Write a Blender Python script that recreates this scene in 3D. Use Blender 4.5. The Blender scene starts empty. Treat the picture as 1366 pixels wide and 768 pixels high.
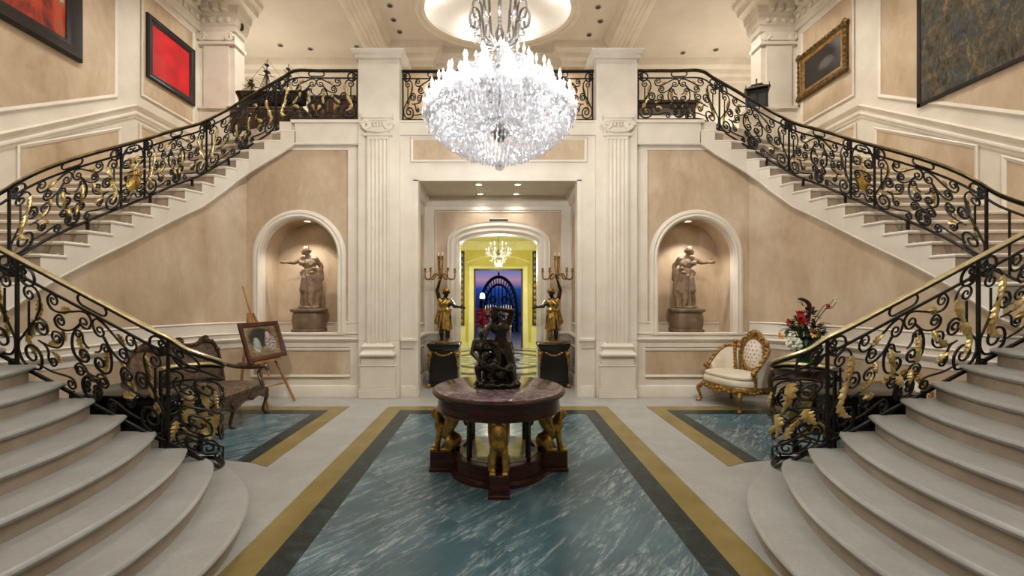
import bpy, bmesh, math, random
from mathutils import Vector, Matrix, Euler
random.seed(7)
R = math.radians
PI = math.pi
sc = bpy.context.scene
COL = sc.collection
CX, HY, FPX, CH = 664.0, 398.0, 580.0, 1.75     # principal column, horizon row, focal length (px), eye height

def P(px, py, d):
    return Vector(((px-CX)*d/FPX, d, CH+(HY-py)*d/FPX))

# ---------------------------------------------------------------- materials
def lin(h):
    h = h.lstrip('#'); o = []
    for i in (0, 2, 4):
        c = int(h[i:i+2], 16)/255
        o.append(c/12.92 if c <= .04045 else ((c+.055)/1.055)**2.4)
    return (*o, 1)

class NT:
    def __init__(s, name):
        s.m = bpy.data.materials.new(name); s.m.use_nodes = True
        s.t = s.m.node_tree; s.t.nodes.clear()
        s.out = s.n('ShaderNodeOutputMaterial')
    def n(s, typ, **kw):
        nd = s.t.nodes.new(typ)
        for k, v in kw.items(): setattr(nd, k, v)
        return nd
    def l(s, a, b): s.t.links.new(a, b)
    def math(s, op, a, b=None, c=None, clamp=False):
        nd = s.n('ShaderNodeMath', operation=op); nd.use_clamp = clamp
        for i, v in enumerate((a, b, c)):
            if v is None: continue
            if isinstance(v, (int, float)): nd.inputs[i].default_value = v
            else: s.l(v, nd.inputs[i])
        return nd.outputs[0]
    def ramp(s, fac, stops):
        r = s.n('ShaderNodeValToRGB'); s.l(fac, r.inputs[0])
        e = r.color_ramp.elements
        while len(e) < len(stops): e.new(.5)
        for i, (p, c) in enumerate(stops):
            e[i].position = p; e[i].color = lin(c) if isinstance(c, str) else c
        return r.outputs[0]
    def noise(s, vec, scale, detail=4, rough=.55, dist=0):
        n = s.n('ShaderNodeTexNoise'); n.inputs['Scale'].default_value = scale
        n.inputs['Detail'].default_value = detail; n.inputs['Roughness'].default_value = rough
        n.inputs['Distortion'].default_value = dist
        if vec is not None: s.l(vec, n.inputs['Vector'])
        return n.outputs[0]
    def coord(s, which='Object', scale=None, rot=None):
        tc = s.n('ShaderNodeTexCoord'); o = tc.outputs[which]
        if scale or rot:
            mp = s.n('ShaderNodeMapping'); s.l(o, mp.inputs[0])
            if scale: mp.inputs['Scale'].default_value = scale
            if rot: mp.inputs['Rotation'].default_value = rot
            o = mp.outputs[0]
        return o
    def mix(s, fac, a, b, mode='MIX'):
        m = s.n('ShaderNodeMix', data_type='RGBA', blend_type=mode)
        for i, v in ((0, fac), (6, a), (7, b)):
            if isinstance(v, (int, float)): m.inputs[i].default_value = v
            elif isinstance(v, str): m.inputs[i].default_value = lin(v)
            else: s.l(v, m.inputs[i])
        return m.outputs[2]
    def bsdf(s, col, rough=.5, metal=0, bump=None, bdist=.01, **kw):
        b = s.n('ShaderNodeBsdfPrincipled')
        if isinstance(col, str): b.inputs['Base Color'].default_value = lin(col)
        else: s.l(col, b.inputs['Base Color'])
        if isinstance(rough, (int, float)): b.inputs['Roughness'].default_value = rough
        else: s.l(rough, b.inputs['Roughness'])
        b.inputs['Metallic'].default_value = metal
        for k, v in kw.items(): b.inputs[k.replace('_', ' ')].default_value = v
        if bump is not None:
            bp = s.n('ShaderNodeBump'); bp.inputs['Strength'].default_value = .6; bp.inputs['Distance'].default_value = bdist
            s.l(bump, bp.inputs['Height']); s.l(bp.outputs[0], b.inputs['Normal'])
        s.l(b.outputs[0], s.out.inputs[0])
        return b

def simple(name, c1, c2=None, scale=6, rough=.5, metal=0, detail=4, lo=.35, hi=.65, bump=0, cscale=None, dist=0, **kw):
    t = NT(name); v = t.coord('Object', cscale)
    f = t.noise(v, scale, detail, dist=dist)
    col = t.ramp(f, [(lo, c1), (hi, c2 or c1)])
    t.bsdf(col, rough, metal, bump=f if bump else None, bdist=bump, **kw)
    return t.m

M = {}
M['white'] = simple('white_stone', '#d9cfbf', '#e4dccd', 2.2, .45, bump=.002)
M['paint'] = simple('white_ceiling_paint', '#d3c9ba', '#dad1c3', 1.5, .7)
M['dome'] = simple('paint_whitened_as_cove_glow', '#e8e5df', '#efece6', 1.5, .7)  # whiter than the ceiling paint, standing in for cove light in the oval
def plaster():
    t = NT('tan_mottled_plaster'); v = t.coord('Object', (1, 1, .55))
    f = t.noise(v, 1.6, 8, .62, .4); g = t.noise(v, 9, 5)
    c = t.ramp(f, [(.30, '#a98f71'), (.5, '#c3ac8f'), (.70, '#d9c8af')])
    c = t.mix(.25, c, t.ramp(g, [(.35, '#b0997c'), (.65, '#cdba9e')]))
    t.bsdf(c, .48, bump=g, bdist=.002); return t.m
M['plaster'] = plaster()
def step_stone():
    t = NT('pale_limestone_steps'); v = t.coord('Object')
    f = t.noise(v, 3, 7, .6); g = t.noise(v, 40, 3)
    c = t.ramp(f, [(.3, '#9a9a94'), (.55, '#a4a5a0'), (.75, '#aeafab')])
    c = t.mix(.12, c, t.ramp(g, [(.4, '#8a8880'), (.6, '#b4b3ad')]))
    t.bsdf(c, .42); return t.m
M['step'] = step_stone()
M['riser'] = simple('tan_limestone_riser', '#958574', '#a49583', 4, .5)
M['floorw'] = step_stone(); M['floorw'].name = 'pale_floor_stone'
def blue_marble():
    t = NT('blue_marble'); v = t.coord('Object')
    mp = t.n('ShaderNodeMapping'); t.l(v, mp.inputs[0]); mp.inputs['Rotation'].default_value = (0, 0, R(45)); mp.inputs['Location'].default_value = (.31, .12, 0)
    dv = t.n('ShaderNodeVectorMath', operation='SCALE'); t.l(mp.outputs[0], dv.inputs[0]); dv.inputs['Scale'].default_value = 1/1.15
    fl = t.n('ShaderNodeVectorMath', operation='FLOOR'); t.l(dv.outputs[0], fl.inputs[0])
    wn = t.n('ShaderNodeTexWhiteNoise', noise_dimensions='3D'); t.l(fl.outputs[0], wn.inputs['Vector'])
    sc_ = t.n('ShaderNodeVectorMath', operation='SCALE'); t.l(wn.outputs['Color'], sc_.inputs[0]); sc_.inputs['Scale'].default_value = 9
    ad = t.n('ShaderNodeVectorMath', operation='ADD'); t.l(v, ad.inputs[0]); t.l(sc_.outputs[0], ad.inputs[1])
    vr0 = t.n('ShaderNodeMapping'); t.l(ad.outputs[0], vr0.inputs[0]); vr0.inputs['Rotation'].default_value = (0, 0, R(-52))
    vr = t.n('ShaderNodeMapping'); t.l(vr0.outputs[0], vr.inputs[0]); vr.inputs['Scale'].default_value = (.42, 2.3, 1)
    f = t.noise(ad.outputs[0], 1.4, 5, .55)
    base = t.ramp(f, [(.25, '#31474e'), (.5, '#456069'), (.75, '#5b7981')])
    vn = t.noise(vr.outputs[0], 1.25, 12, .72, 1.1)
    fine = t.noise(vr.outputs[0], 9, 9, .8, 1.2)
    s = t.math('MULTIPLY', t.math('POWER', t.math('SUBTRACT', 1, t.math('MULTIPLY', t.math('ABSOLUTE', t.math('SUBTRACT', vn, .53)), 5.5), clamp=True), 5), t.math('MULTIPLY', t.math('SUBTRACT', fine, .45, clamp=True), 5.5), clamp=True)
    blotch = t.math('MULTIPLY', t.math('SUBTRACT', vn, .635, clamp=True), t.math('MULTIPLY', t.math('SUBTRACT', fine, .44, clamp=True), 30), clamp=True)
    s2 = t.math('MAXIMUM', s, blotch)
    c = t.mix(t.math('MULTIPLY', s2, .85), base, '#b9c6c9')
    t.bsdf(c, .2, Specular_IOR_Level=.5); return t.m
M['blue'] = blue_marble()
def green_marble():
    t = NT('dark_green_marble'); v = t.coord('Object')
    vn = t.noise(v, 5, 12, .75, 1.6); f = t.noise(v, 14, 6)
    c = t.ramp(vn, [(.38, '#0e1a1b'), (.5, '#1a2a2a'), (.6, '#2c4043'), (.72, '#506660')])
    t.bsdf(c, .3, Specular_IOR_Level=.35); return t.m
M['green'] = green_marble()
M['ochre'] = simple('ochre_marble', '#796838', '#8d7b48', 3, .3, detail=8)
M['iron'] = simple('black_wrought_iron', '#0c0b0a', '#161412', 20, .42, .3)
M['gold'] = simple('gilded_metal', '#8a6a2c', '#c2a25c', 14, .36, .85, bump=.004)
M['pgold'] = simple('pale_gold_leaf', '#a88a4a', '#dcca94', 9, .34, .7, bump=.004)
M['brass'] = simple('polished_brass_rail', '#b8a677', '#d2c59c', 9, .28, .55)
M['dbrass'] = simple('aged_brass_rail', '#4f412a', '#7a6843', 9, .35, .7)
M['bronze'] = simple('dark_bronze', '#2c2a26', '#464139', 9, .22, .75, bump=.006)
M['statue'] = simple('brown_stone_statue', '#6b5640', '#8a7359', 9, .55, bump=.006)
M['plinth'] = simple('brown_stone_plinth', '#655240', '#7d6850', 7, .55, bump=.004)
M['wood'] = simple('dark_mahogany', '#2a120a', '#4a2314', 3, .25, detail=8, cscale=(1, 1, 8))
M['wood2'] = simple('walnut_wood', '#33231a', '#4d3626', 5, .35, detail=6, cscale=(1, 1, 6))
M['easelwood'] = simple('light_oak', '#9a6a3e', '#b98a5a', 6, .45, cscale=(1, 1, .3))
M['frame'] = simple('red_brown_frame', '#3c1d12', '#5c2f1c', 8, .35)
M['dgilt'] = simple('dark_antique_gilt', '#3a2a12', '#7a5e2c', 22, .42, .5, bump=.008)
M['black'] = simple('black_lacquer', '#0a0908', '#131110', 6, .25)
M['blackframe'] = simple('black_picture_frame', '#100a09', '#1b1210', 8, .4)
M['ivory'] = simple('ivory_silk', '#cfc3aa', '#dcd2bd', 5, .5, Sheen_Weight=.3)
M['tuft'] = simple('pale_tufted_silk', '#d2c6b6', '#ded5c8', 12, .6)
M['gilt'] = simple('antique_gilt_wood', '#6e4a20', '#b08a48', 22, .4, .55, bump=.008)
M['glass_v'] = simple('green_vase_glass', '#1d3a1c', '#35592b', 6, .08, Transmission_Weight=.35)
M['leafg'] = simple('green_leaf', '#20331a', '#4a5f33', 20, .5)
M['leafd'] = simple('dark_green_leaf', '#14241a', '#2c4030', 20, .5)
M['red'] = simple('red_petals', '#8c1016', '#c4282a', 20, .5)
M['maroon'] = simple('maroon_petals', '#2a0810', '#4a1018', 20, .5)
M['yellow'] = simple('yellow_petals', '#c49a28', '#e0bb4a', 20, .5)
M['cream'] = simple('cream_petals', '#c9cdb4', '#e0e2cf', 20, .6)
M['orange'] = simple('orange_petals', '#c07a28', '#d99a48', 20, .5)
M['twig'] = simple('brown_twig', '#5a4433', '#7a614a', 20, .6)
M['limewall'] = simple('lime_yellow_paint', '#b9b04a', '#c6bd5a', 2, .55)
M['limetrim'] = simple('pale_lime_trim', '#cfcb8a', '#dcd9a3', 2, .5)
M['canvasred'] = None
M['silver'] = simple('silver_metal', '#8d8a86', '#b4b1ad', 10, .25, .9)
M['candle'] = simple('ivory_candle', '#d8cbb4', '#e6dccb', 6, .5)
M['grey'] = simple('dark_grey_plastic', '#242322', '#2f2e2d', 6, .5)
M['terrace'] = simple('pale_terrace_stone', '#8f8a86', '#a5a09b', 4, .5)
M['hedge'] = simple('dark_hedge_leaf', '#0c1512', '#17241c', 20, .7)
M['rope'] = simple('tan_rigging', '#4a3c2c', '#5f4e3a', 20, .7)
def tapfabric():
    t = NT('floral_tapestry_upholstery'); v = t.coord('Object')
    a = t.noise(v, 9, 6, .6, .8); b = t.noise(v, 17, 4)
    c = t.ramp(a, [(.3, '#21170f'), (.45, '#443122'), (.55, '#5a4430'), (.64, '#6a3d32'), (.75, '#7c6746')])
    c = t.mix(.35, c, t.ramp(b, [(.4, '#33291f'), (.6, '#8a7556')]))
    t.bsdf(c, .75, bump=b, bdist=.004); return t.m
M['floral'] = tapfabric()
def tabletop():
    t = NT('purple_grey_marble'); v = t.coord('Object')
    a = t.noise(v, 4.5, 10, .7, 1.4); b = t.noise(v, 15, 8, .7, 1)
    c = t.ramp(a, [(.32, '#3d2b31'), (.47, '#5f4a50'), (.58, '#87757a'), (.7, '#b7aaa6')])
    c = t.mix(.3, c, t.ramp(b, [(.42, '#4a363c'), (.62, '#b3a5a2')]))
    t.bsdf(c, .1); return t.m
M['tabletop'] = tabletop()
M['pale_marble'] = simple('pale_cream_marble', '#8e8a6e', '#c6c2a6', 6, .15, detail=9, dist=1.2)
def crystal():
    t = NT('cut_crystal')
    g = t.n('ShaderNodeBsdfGlossy'); g.inputs['Color'].default_value = (.95, .96, 1, 1); g.inputs['Roughness'].default_value = .12
    d = t.n('ShaderNodeBsdfDiffuse'); d.inputs['Color'].default_value = (.7, .71, .74, 1)
    tr = t.n('ShaderNodeBsdfTranslucent'); tr.inputs['Color'].default_value = (.6, .61, .64, 1)
    tp = t.n('ShaderNodeBsdfTransparent')
    m1 = t.n('ShaderNodeMixShader'); m1.inputs[0].default_value = .55; t.l(d.outputs[0], m1.inputs[1]); t.l(tr.outputs[0], m1.inputs[2])
    m2 = t.n('ShaderNodeMixShader'); m2.inputs[0].default_value = .5; t.l(m1.outputs[0], m2.inputs[1]); t.l(g.outputs[0], m2.inputs[2])
    m3 = t.n('ShaderNodeMixShader'); m3.inputs[0].default_value = .5; t.l(m2.outputs[0], m3.inputs[1]); t.l(tp.outputs[0], m3.inputs[2])
    t.l(m3.outputs[0], t.out.inputs[0]); return t.m
M['crystal'] = crystal()
def emit(name, col, st):
    t = NT(name); e = t.n('ShaderNodeEmission'); e.inputs[0].default_value = col; e.inputs[1].default_value = st
    t.l(e.outputs[0], t.out.inputs[0]); return t.m
M['bulb'] = emit('glowing_bulb', (1, .93, .85, 1), 3.2)
M['spot'] = emit('glowing_downlight', (1, .88, .7, 1), 12)
M['lampshade'] = emit('glowing_lampshade', (1, .95, .9, 1), 1.6)

# ---------------------------------------------------------------- mesh building
class MB:
    def __init__(s): s.v = []; s.f = []; s.mi = []; s.cur = 0
    def add(s, vs, fs):
        o = len(s.v); s.v += [tuple(v) for v in vs]
        for f in fs: s.f.append(tuple(i+o for i in f)); s.mi.append(s.cur)
        return s
    def box(s, x0, x1, y0, y1, z0, z1):
        v = [(x, y, z) for z in (z0, z1) for y in (y0, y1) for x in (x0, x1)]
        return s.add(v, [(0, 2, 3, 1), (4, 5, 7, 6), (0, 1, 5, 4), (2, 6, 7, 3), (0, 4, 6, 2), (1, 3, 7, 5)])
    def quad(s, a, b, c, d): return s.add([a, b, c, d], [(0, 1, 2, 3)])
    def bar(s, p, q, r, n=6, r2=None): return s.tube([p, q], [r, r if r2 is None else r2], n)
    def tube(s, pts, r, n=6, closed=False, flat=1.0):
        pts = [Vector(p) for p in pts]
        k = [pts[0]]
        for p in pts[1:]:
            if (p-k[-1]).length > 1e-5: k.append(p)
        if closed and (k[0]-k[-1]).length < 1e-5: k.pop()
        if len(k) < 2: return s
        rs = [r]*len(k) if isinstance(r, (int, float)) else list(r)
        if len(rs) != len(k):
            m = len(rs)-1; o = []
            for i in range(len(k)):
                t = i/(len(k)-1)*m; a = min(int(t), m-1); o.append(rs[a]+(rs[a+1]-rs[a])*(t-a))
            rs = o
        N = len(k); vs = []; T0 = None; nrm = None
        for i in range(N):
            if closed: T = (k[(i+1) % N]-k[i-1])
            else: T = k[min(i+1, N-1)]-k[max(i-1, 0)]
            if T.length < 1e-9: T = Vector((0, 0, 1))
            T.normalize()
            if nrm is None:
                nrm = T.orthogonal().normalized()
            else:
                nrm = nrm-T*nrm.dot(T)
                nrm = nrm.normalized() if nrm.length > 1e-6 else T.orthogonal().normalized()
            b = T.cross(nrm)
            for j in range(n):
                a = 2*PI*j/n
                vs.append(k[i]+(nrm*math.cos(a)+b*math.sin(a)*flat)*rs[i])
        fs = []
        for i in range(N if closed else N-1):
            i2 = (i+1) % N
            for j in range(n):
                j2 = (j+1) % n
                fs.append((i*n+j, i*n+j2, i2*n+j2, i2*n+j))
        if not closed:
            fs.append(tuple(reversed(range(n)))); fs.append(tuple((N-1)*n+j for j in range(n)))
        return s.add(vs, fs)
    def lathe(s, prof, n=24, c=(0, 0, 0), sx=1, sy=1, cap=True):
        vs = []; fs = []
        for r, z in prof:
            for j in range(n):
                a = 2*PI*j/n; vs.append((c[0]+r*sx*math.cos(a), c[1]+r*sy*math.sin(a), c[2]+z))
        for i in range(len(prof)-1):
            for j in range(n):
                j2 = (j+1) % n; fs.append((i*n+j, i*n+j2, (i+1)*n+j2, (i+1)*n+j))
        if cap:
            fs.append(tuple(reversed(range(n)))); fs.append(tuple((len(prof)-1)*n+j for j in range(n)))
        return s.add(vs, fs)
    def ell(s, c, rad, n=12, m=8, rot=None):
        if isinstance(rad, (int, float)): rad = (rad,)*3
        mt = Euler(rot).to_matrix() if rot else None
        vs = []; fs = []
        for i in range(m+1):
            t = PI*i/m
            for j in range(n):
                a = 2*PI*j/n
                p = Vector((rad[0]*math.sin(t)*math.cos(a), rad[1]*math.sin(t)*math.sin(a), -rad[2]*math.cos(t)))
                if i in (0, m): p = Vector((0, 0, -rad[2] if i == 0 else rad[2]))
                if mt: p = mt @ p
                vs.append(p+Vector(c))
        for i in range(m):
            for j in range(n):
                j2 = (j+1) % n
                if i == 0: fs.append((j, (i+1)*n+j2, (i+1)*n+j))
                elif i == m-1: fs.append((i*n+j, i*n+j2, (i+1)*n+j))
                else: fs.append((i*n+j, i*n+j2, (i+1)*n+j2, (i+1)*n+j))
        return s.add(vs, fs)
    def cap(s, p, r0, q, r1, n=10):
        p = Vector(p); q = Vector(q); d = q-p
        if d.length < 1e-6: return s.ell(p, r0)
        d.normalize(); u = d.orthogonal().normalized(); w = d.cross(u); rings = []
        for i in range(1, 4): a = -PI/2+PI/2*i/3; rings.append((p+d*r0*math.sin(a), r0*math.cos(a)))
        for i in range(0, 3): a = PI/2*i/3; rings.append((q+d*r1*math.sin(a), r1*math.cos(a)))
        vs = [p-d*r0]
        for c, r in rings:
            for j in range(n): a = 2*PI*j/n; vs.append(c+(u*math.cos(a)+w*math.sin(a))*r)
        vs.append(q+d*r1); fs = []
        for j in range(n): fs.append((0, 1+(j+1) % n, 1+j))
        for i in range(len(rings)-1):
            for j in range(n):
                j2 = (j+1) % n; fs.append((1+i*n+j, 1+i*n+j2, 1+(i+1)*n+j2, 1+(i+1)*n+j))
        b = 1+(len(rings)-1)*n
        for j in range(n): fs.append((b+j, b+(j+1) % n, len(vs)-1))
        return s.add(vs, fs)
    def prism(s, poly, z0, z1):
        n = len(poly)
        a = sum(poly[i][0]*poly[(i+1) % n][1]-poly[(i+1) % n][0]*poly[i][1] for i in range(n))
        if a < 0: poly = poly[::-1]
        vs = [(x, y, z0) for x, y in poly]+[(x, y, z1) for x, y in poly]
        fs = [tuple(reversed(range(n))), tuple(range(n, 2*n))]+[(i, (i+1) % n, n+(i+1) % n, n+i) for i in range(n)]
        return s.add(vs, fs)
    def rings(s, rings, closed=True, cap=True):
        n = len(rings[0]); vs = [p for r in rings for p in r]; fs = []
        for i in range(len(rings)-1):
            for j in range(n if closed else n-1):
                j2 = (j+1) % n; fs.append((i*n+j, i*n+j2, (i+1)*n+j2, (i+1)*n+j))
        if cap: fs.append(tuple(reversed(range(n)))); fs.append(tuple((len(rings)-1)*n+j for j in range(n)))
        return s.add(vs, fs)
    def sweep(s, path, prof, closed=False):
        """profile (offset to the left of travel, z) swept along a plan path of (x,y) or (x,y,z)"""
        N = len(path); rg = []
        P3 = [Vector((p[0], p[1], p[2] if len(p) > 2 else 0)) for p in path]
        for i in range(N):
            a = P3[(i-1) % N] if (closed or i > 0) else P3[i]; b = P3[(i+1) % N] if (closed or i < N-1) else P3[i]
            d1 = P3[i]-a; d2 = b-P3[i]; d1.z = d2.z = 0
            if d1.length < 1e-6: d1 = d2
            if d2.length < 1e-6: d2 = d1
            d1 = d1.normalized(); d2 = d2.normalized()
            n1 = Vector((-d1.y, d1.x, 0)); n2 = Vector((-d2.y, d2.x, 0)); m = n1+n2
            m = m.normalized() if m.length > 1e-4 else n1
            k = 1/max(.35, m.dot(n1))
            rg.append([P3[i]+m*(o*k)+Vector((0, 0, z)) for o, z in prof])
        if closed: rg.append(rg[0])
        return s.rings(rg, True, not closed)
    def xf(s, mat, start=0):
        s.v = s.v[:start]+[tuple(mat @ Vector(v)) for v in s.v[start:]]; return s
    def build(s, name, mat, parent=None, smooth=True, bevel=0, auto=35, loc=None, fix=True):
        me = bpy.data.meshes.new(name); me.from_pydata(s.v, [], s.f)
        mats = mat if isinstance(mat, (list, tuple)) else [mat]
        for m in mats: me.materials.append(m)
        if len(mats) > 1: me.polygons.foreach_set('material_index', s.mi)
        if fix:
            bm = bmesh.new(); bm.from_mesh(me); bmesh.ops.recalc_face_normals(bm, faces=bm.faces)
            if smooth:
                for f in bm.faces: f.smooth = True
                ca = math.cos(R(auto))
                for e in bm.edges:
                    if len(e.link_faces) == 2 and e.link_faces[0].normal.dot(e.link_faces[1].normal) < ca: e.smooth = False
            bm.to_mesh(me); bm.free()
        me.update()
        o = bpy.data.objects.new(name, me); COL.objects.link(o)
        if parent: o.parent = parent
        if loc: o.location = loc
        if bevel:
            b = o.modifiers.new('bevel', 'BEVEL'); b.width = bevel; b.segments = 2; b.limit_method = 'ANGLE'; b.angle_limit = R(40)
        return o

def tag(o, label=None, cat=None, group=None, kind=None):
    if label: o['label'] = label
    if cat: o['category'] = cat
    if group: o['group'] = group
    if kind: o['kind'] = kind
    return o
def struct(name, mb, mat, smooth=True, bevel=0, parent=None):
    o = mb.build(name, mat, parent, smooth, bevel)
    if not parent: o['kind'] = 'structure'
    return o
def thing(name, label, cat, loc=(0, 0, 0), rz=0, group=None):
    o = bpy.data.objects.new(name, None); COL.objects.link(o)
    o.location = loc; o.rotation_euler = (0, 0, rz); o.empty_display_size = .1
    return tag(o, label, cat, group)
def dup(root, loc, rz=None, label=None, kids=None):
    r = root.copy(); COL.objects.link(r); r.location = loc
    if rz is not None: r.rotation_euler = (0, 0, rz)
    if label: r['label'] = label
    for ch in list(root.children):
        c = ch.copy(); COL.objects.link(c); c.parent = r
        for g in list(ch.children):
            d = g.copy(); COL.objects.link(d); d.parent = c
    return r
def dup_part(ch, parent, loc=None, rz=None):
    c = ch.copy(); COL.objects.link(c); c.parent = parent
    if loc is not None: c.location = loc
    if rz is not None: c.rotation_euler = (0, 0, rz)
    for g in list(ch.children):
        d = g.copy(); COL.objects.link(d); d.parent = c
    return c

def sculpt(name, mb, mat, parent=None, voxel=.012, smooth=4, loc=None):
    """weld overlapping volumes into one continuous surface"""
    tmp = mb.build('tmp_sculpt', mat, None, False)
    m = tmp.modifiers.new('r', 'REMESH'); m.mode = 'VOXEL'; m.voxel_size = voxel; m.use_smooth_shade = True
    if smooth:
        k = tmp.modifiers.new('s', 'SMOOTH'); k.factor = .5; k.iterations = smooth
    dg = bpy.context.evaluated_depsgraph_get(); ev = tmp.evaluated_get(dg)
    me = bpy.data.meshes.new_from_object(ev); me.name = name
    me.materials.clear(); me.materials.append(mat)
    for p in me.polygons: p.use_smooth = True
    old = tmp.data; bpy.data.objects.remove(tmp); bpy.data.meshes.remove(old)
    o = bpy.data.objects.new(name, me); COL.objects.link(o)
    if parent: o.parent = parent
    if loc: o.location = loc
    return o

def crom(pts, n=8):
    """Catmull-Rom through points (tuples of any length)"""
    o = []; L = len(pts)
    for i in range(L-1):
        p0, p1, p2, p3 = pts[max(i-1, 0)], pts[i], pts[i+1], pts[min(i+2, L-1)]
        for j in range(n):
            t = j/n; t2 = t*t; t3 = t2*t
            o.append(tuple(.5*(2*b+(c-a)*t+(2*a-5*b+4*c-d)*t2+(3*b-a-3*c+d)*t3) for a, b, c, d in zip(p0, p1, p2, p3)))
    o.append(tuple(pts[-1])); return o
def lerp(a, b, t): return a+(b-a)*t
# ================================================================ the room shell
def arch_pts(xc, hw, sill, spring, rise, n=24):
    o = [(xc-hw, sill), (xc-hw, spring)]
    for i in range(1, n): a = PI-PI*i/n; o.append((xc+hw*math.cos(a), spring+rise*math.sin(a)))
    return o+[(xc+hw, spring), (xc+hw, sill)]
def arch_wall(mb, x0, x1, z0, z1, y, xc, hw, sill, spring, rise, depth, back=False, n=24):
    q = lambda a, b, c, d: mb.quad((a, y, c), (b, y, c), (b, y, d), (a, y, d))
    q(x0, xc-hw, z0, z1); q(xc+hw, x1, z0, z1)
    if sill > z0: q(xc-hw, xc+hw, z0, sill)
    ap = arch_pts(xc, hw, sill, spring, rise, n)
    for a, b in zip(ap[1:-2], ap[2:-1]):
        mb.quad((a[0], y, a[1]), (b[0], y, b[1]), (b[0], y, z1), (a[0], y, z1))
    for a, b in zip(ap[:-1], ap[1:]):
        mb.quad((a[0], y, a[1]), (b[0], y, b[1]), (b[0], y+depth, b[1]), (a[0], y+depth, a[1]))
    if back:
        mb.quad((ap[0][0], y, sill), (ap[-1][0], y, sill), (ap[-1][0], y+depth, sill), (ap[0][0], y+depth, sill))
        mb.add([(a[0], y+depth, a[1]) for a in ap], [tuple(range(len(ap)))])
    return mb
def casing(mb, path, prof, y):
    """path of (x,z), profile of (outward, proud); sits on the wall face y"""
    rg = []
    N = len(path)
    for i in range(N):
        a = Vector(path[max(i-1, 0)]); b = Vector(path[min(i+1, N-1)]); p = Vector(path[i])
        t = (b-a).normalized(); nn = Vector((-t.y, t.x))
        rg.append([(p.x+nn.x*o, y-h, p.y+nn.y*o) for o, h in prof])
    return mb.rings(rg, True, True)
def frame_rect(mb, c, w, h):
    """picture-frame moulding: four 3-D corners, bar width w proud h along the plane normal towards the inside of the hall"""
    c = [Vector(p) for p in c]; nrm = (c[1]-c[0]).cross(c[3]-c[0]).normalized(); N = len(c); rg = []
    for i in range(N):
        d1 = (c[i]-c[i-1]).normalized(); d2 = (c[(i+1) % N]-c[i]).normalized()
        m = (nrm.cross(d1)+nrm.cross(d2)); m.normalize(); k = 1/max(.35, m.dot(nrm.cross(d1)))
        prof = [(0, 0), (0, h*.6), (w*.3, h), (w*.6, h*.7), (w, h*.3), (w, 0)]
        rg.append([c[i]+m*(o*k)+nrm*z for o, z in prof])
    rg.append(rg[0]); return mb.rings(rg, True, False)

HF = 7.78            # main wall face
GZ = 4.91            # gallery floor
CZ = 9.05            # ceiling
# ---- inner edge of the upper flights (x>0 side), nose points k = 0..18
SK = [(3.60, 7.72), (3.86, 7.72), (4.14, 7.70), (4.40, 7.68), (4.59, 7.62), (4.71, 7.52), (4.82, 7.38), (4.90, 7.20),
      (5.01, 6.96), (5.08, 6.70), (5.16, 6.46), (5.22, 6.20), (5.27, 5.92), (5.33, 5.65), (5.39, 5.40), (5.45, 5.18),
      (5.52, 5.00), (5.62, 4.84), (5.86, 4.66)]
RZ = .175
SZ = [GZ-RZ*k for k in range(19)]
def OUT(k): return (7.2, 9.15-.275*k)
LZ = SZ[18]          # landing height 1.76
LR = LZ/12           # riser of the lower flight

# ---- floor
fl = MB(); fl.box(-9, 9, -4, 9.6, -.2, 0); struct('floor', fl, M['floorw'], False)
def slab(name, poly, mat, z=.003): m = MB(); m.prism(poly, -.02, z); struct(name, m, mat, False)
def rect(x0, x1, y0, y1): return [(x0, y0), (x1, y0), (x1, y1), (x0, y1)]
slab('trim_1', rect(-1.33, 1.33, -2.5, 6.57), M['blue'])
g = MB()
for a in ((-1.53, -1.33, -2.7, 6.57), (1.33, 1.53, -2.7, 6.57), (-1.53, 1.53, 6.57, 6.81), (-1.33, 1.33, -2.7, -2.5)): g.prism(rect(*a), -.02, .003)
struct('trim_2', g, M['green'], False)
g = MB()
for a in ((-1.77, -1.53, -2.9, 6.81), (1.53, 1.77, -2.9, 6.81), (-1.77, 1.77, 6.81, 7.05), (-1.53, 1.53, -2.9, -2.7)): g.prism(rect(*a), -.02, .003)
struct('trim_3', g, M['ochre'], False)
tn = 4
for sg in (-1, 1):
    f = lambda pts: [(sg*x, y) for x, y in pts]
    slab('trim_%d' % tn, f([(2.82, 4.68), (2.82, 6.57), (4.95, 6.57), (4.95, 4.9), (3.3, 4.78)]), M['blue'])
    g = MB(); g.prism(f([(2.64, 4.64), (2.64, 6.81), (2.82, 6.81), (2.82, 4.68)]), -.02, .003); g.prism(f([(2.82, 6.57), (2.82, 6.81), (4.95, 6.81), (4.95, 6.57)]), -.02, .003)
    struct('trim_%d' % (tn+1), g, M['green'], False)
    g = MB(); g.prism(f([(2.40, 4.52), (2.40, 7.05), (2.64, 7.05), (2.64, 4.64)]), -.02, .003); g.prism(f([(2.64, 6.81), (2.64, 7.05), (4.95, 7.05), (4.95, 6.81)]), -.02, .003)
    struct('trim_%d' % (tn+2), g, M['ochre'], False)
    tn += 3

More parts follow.
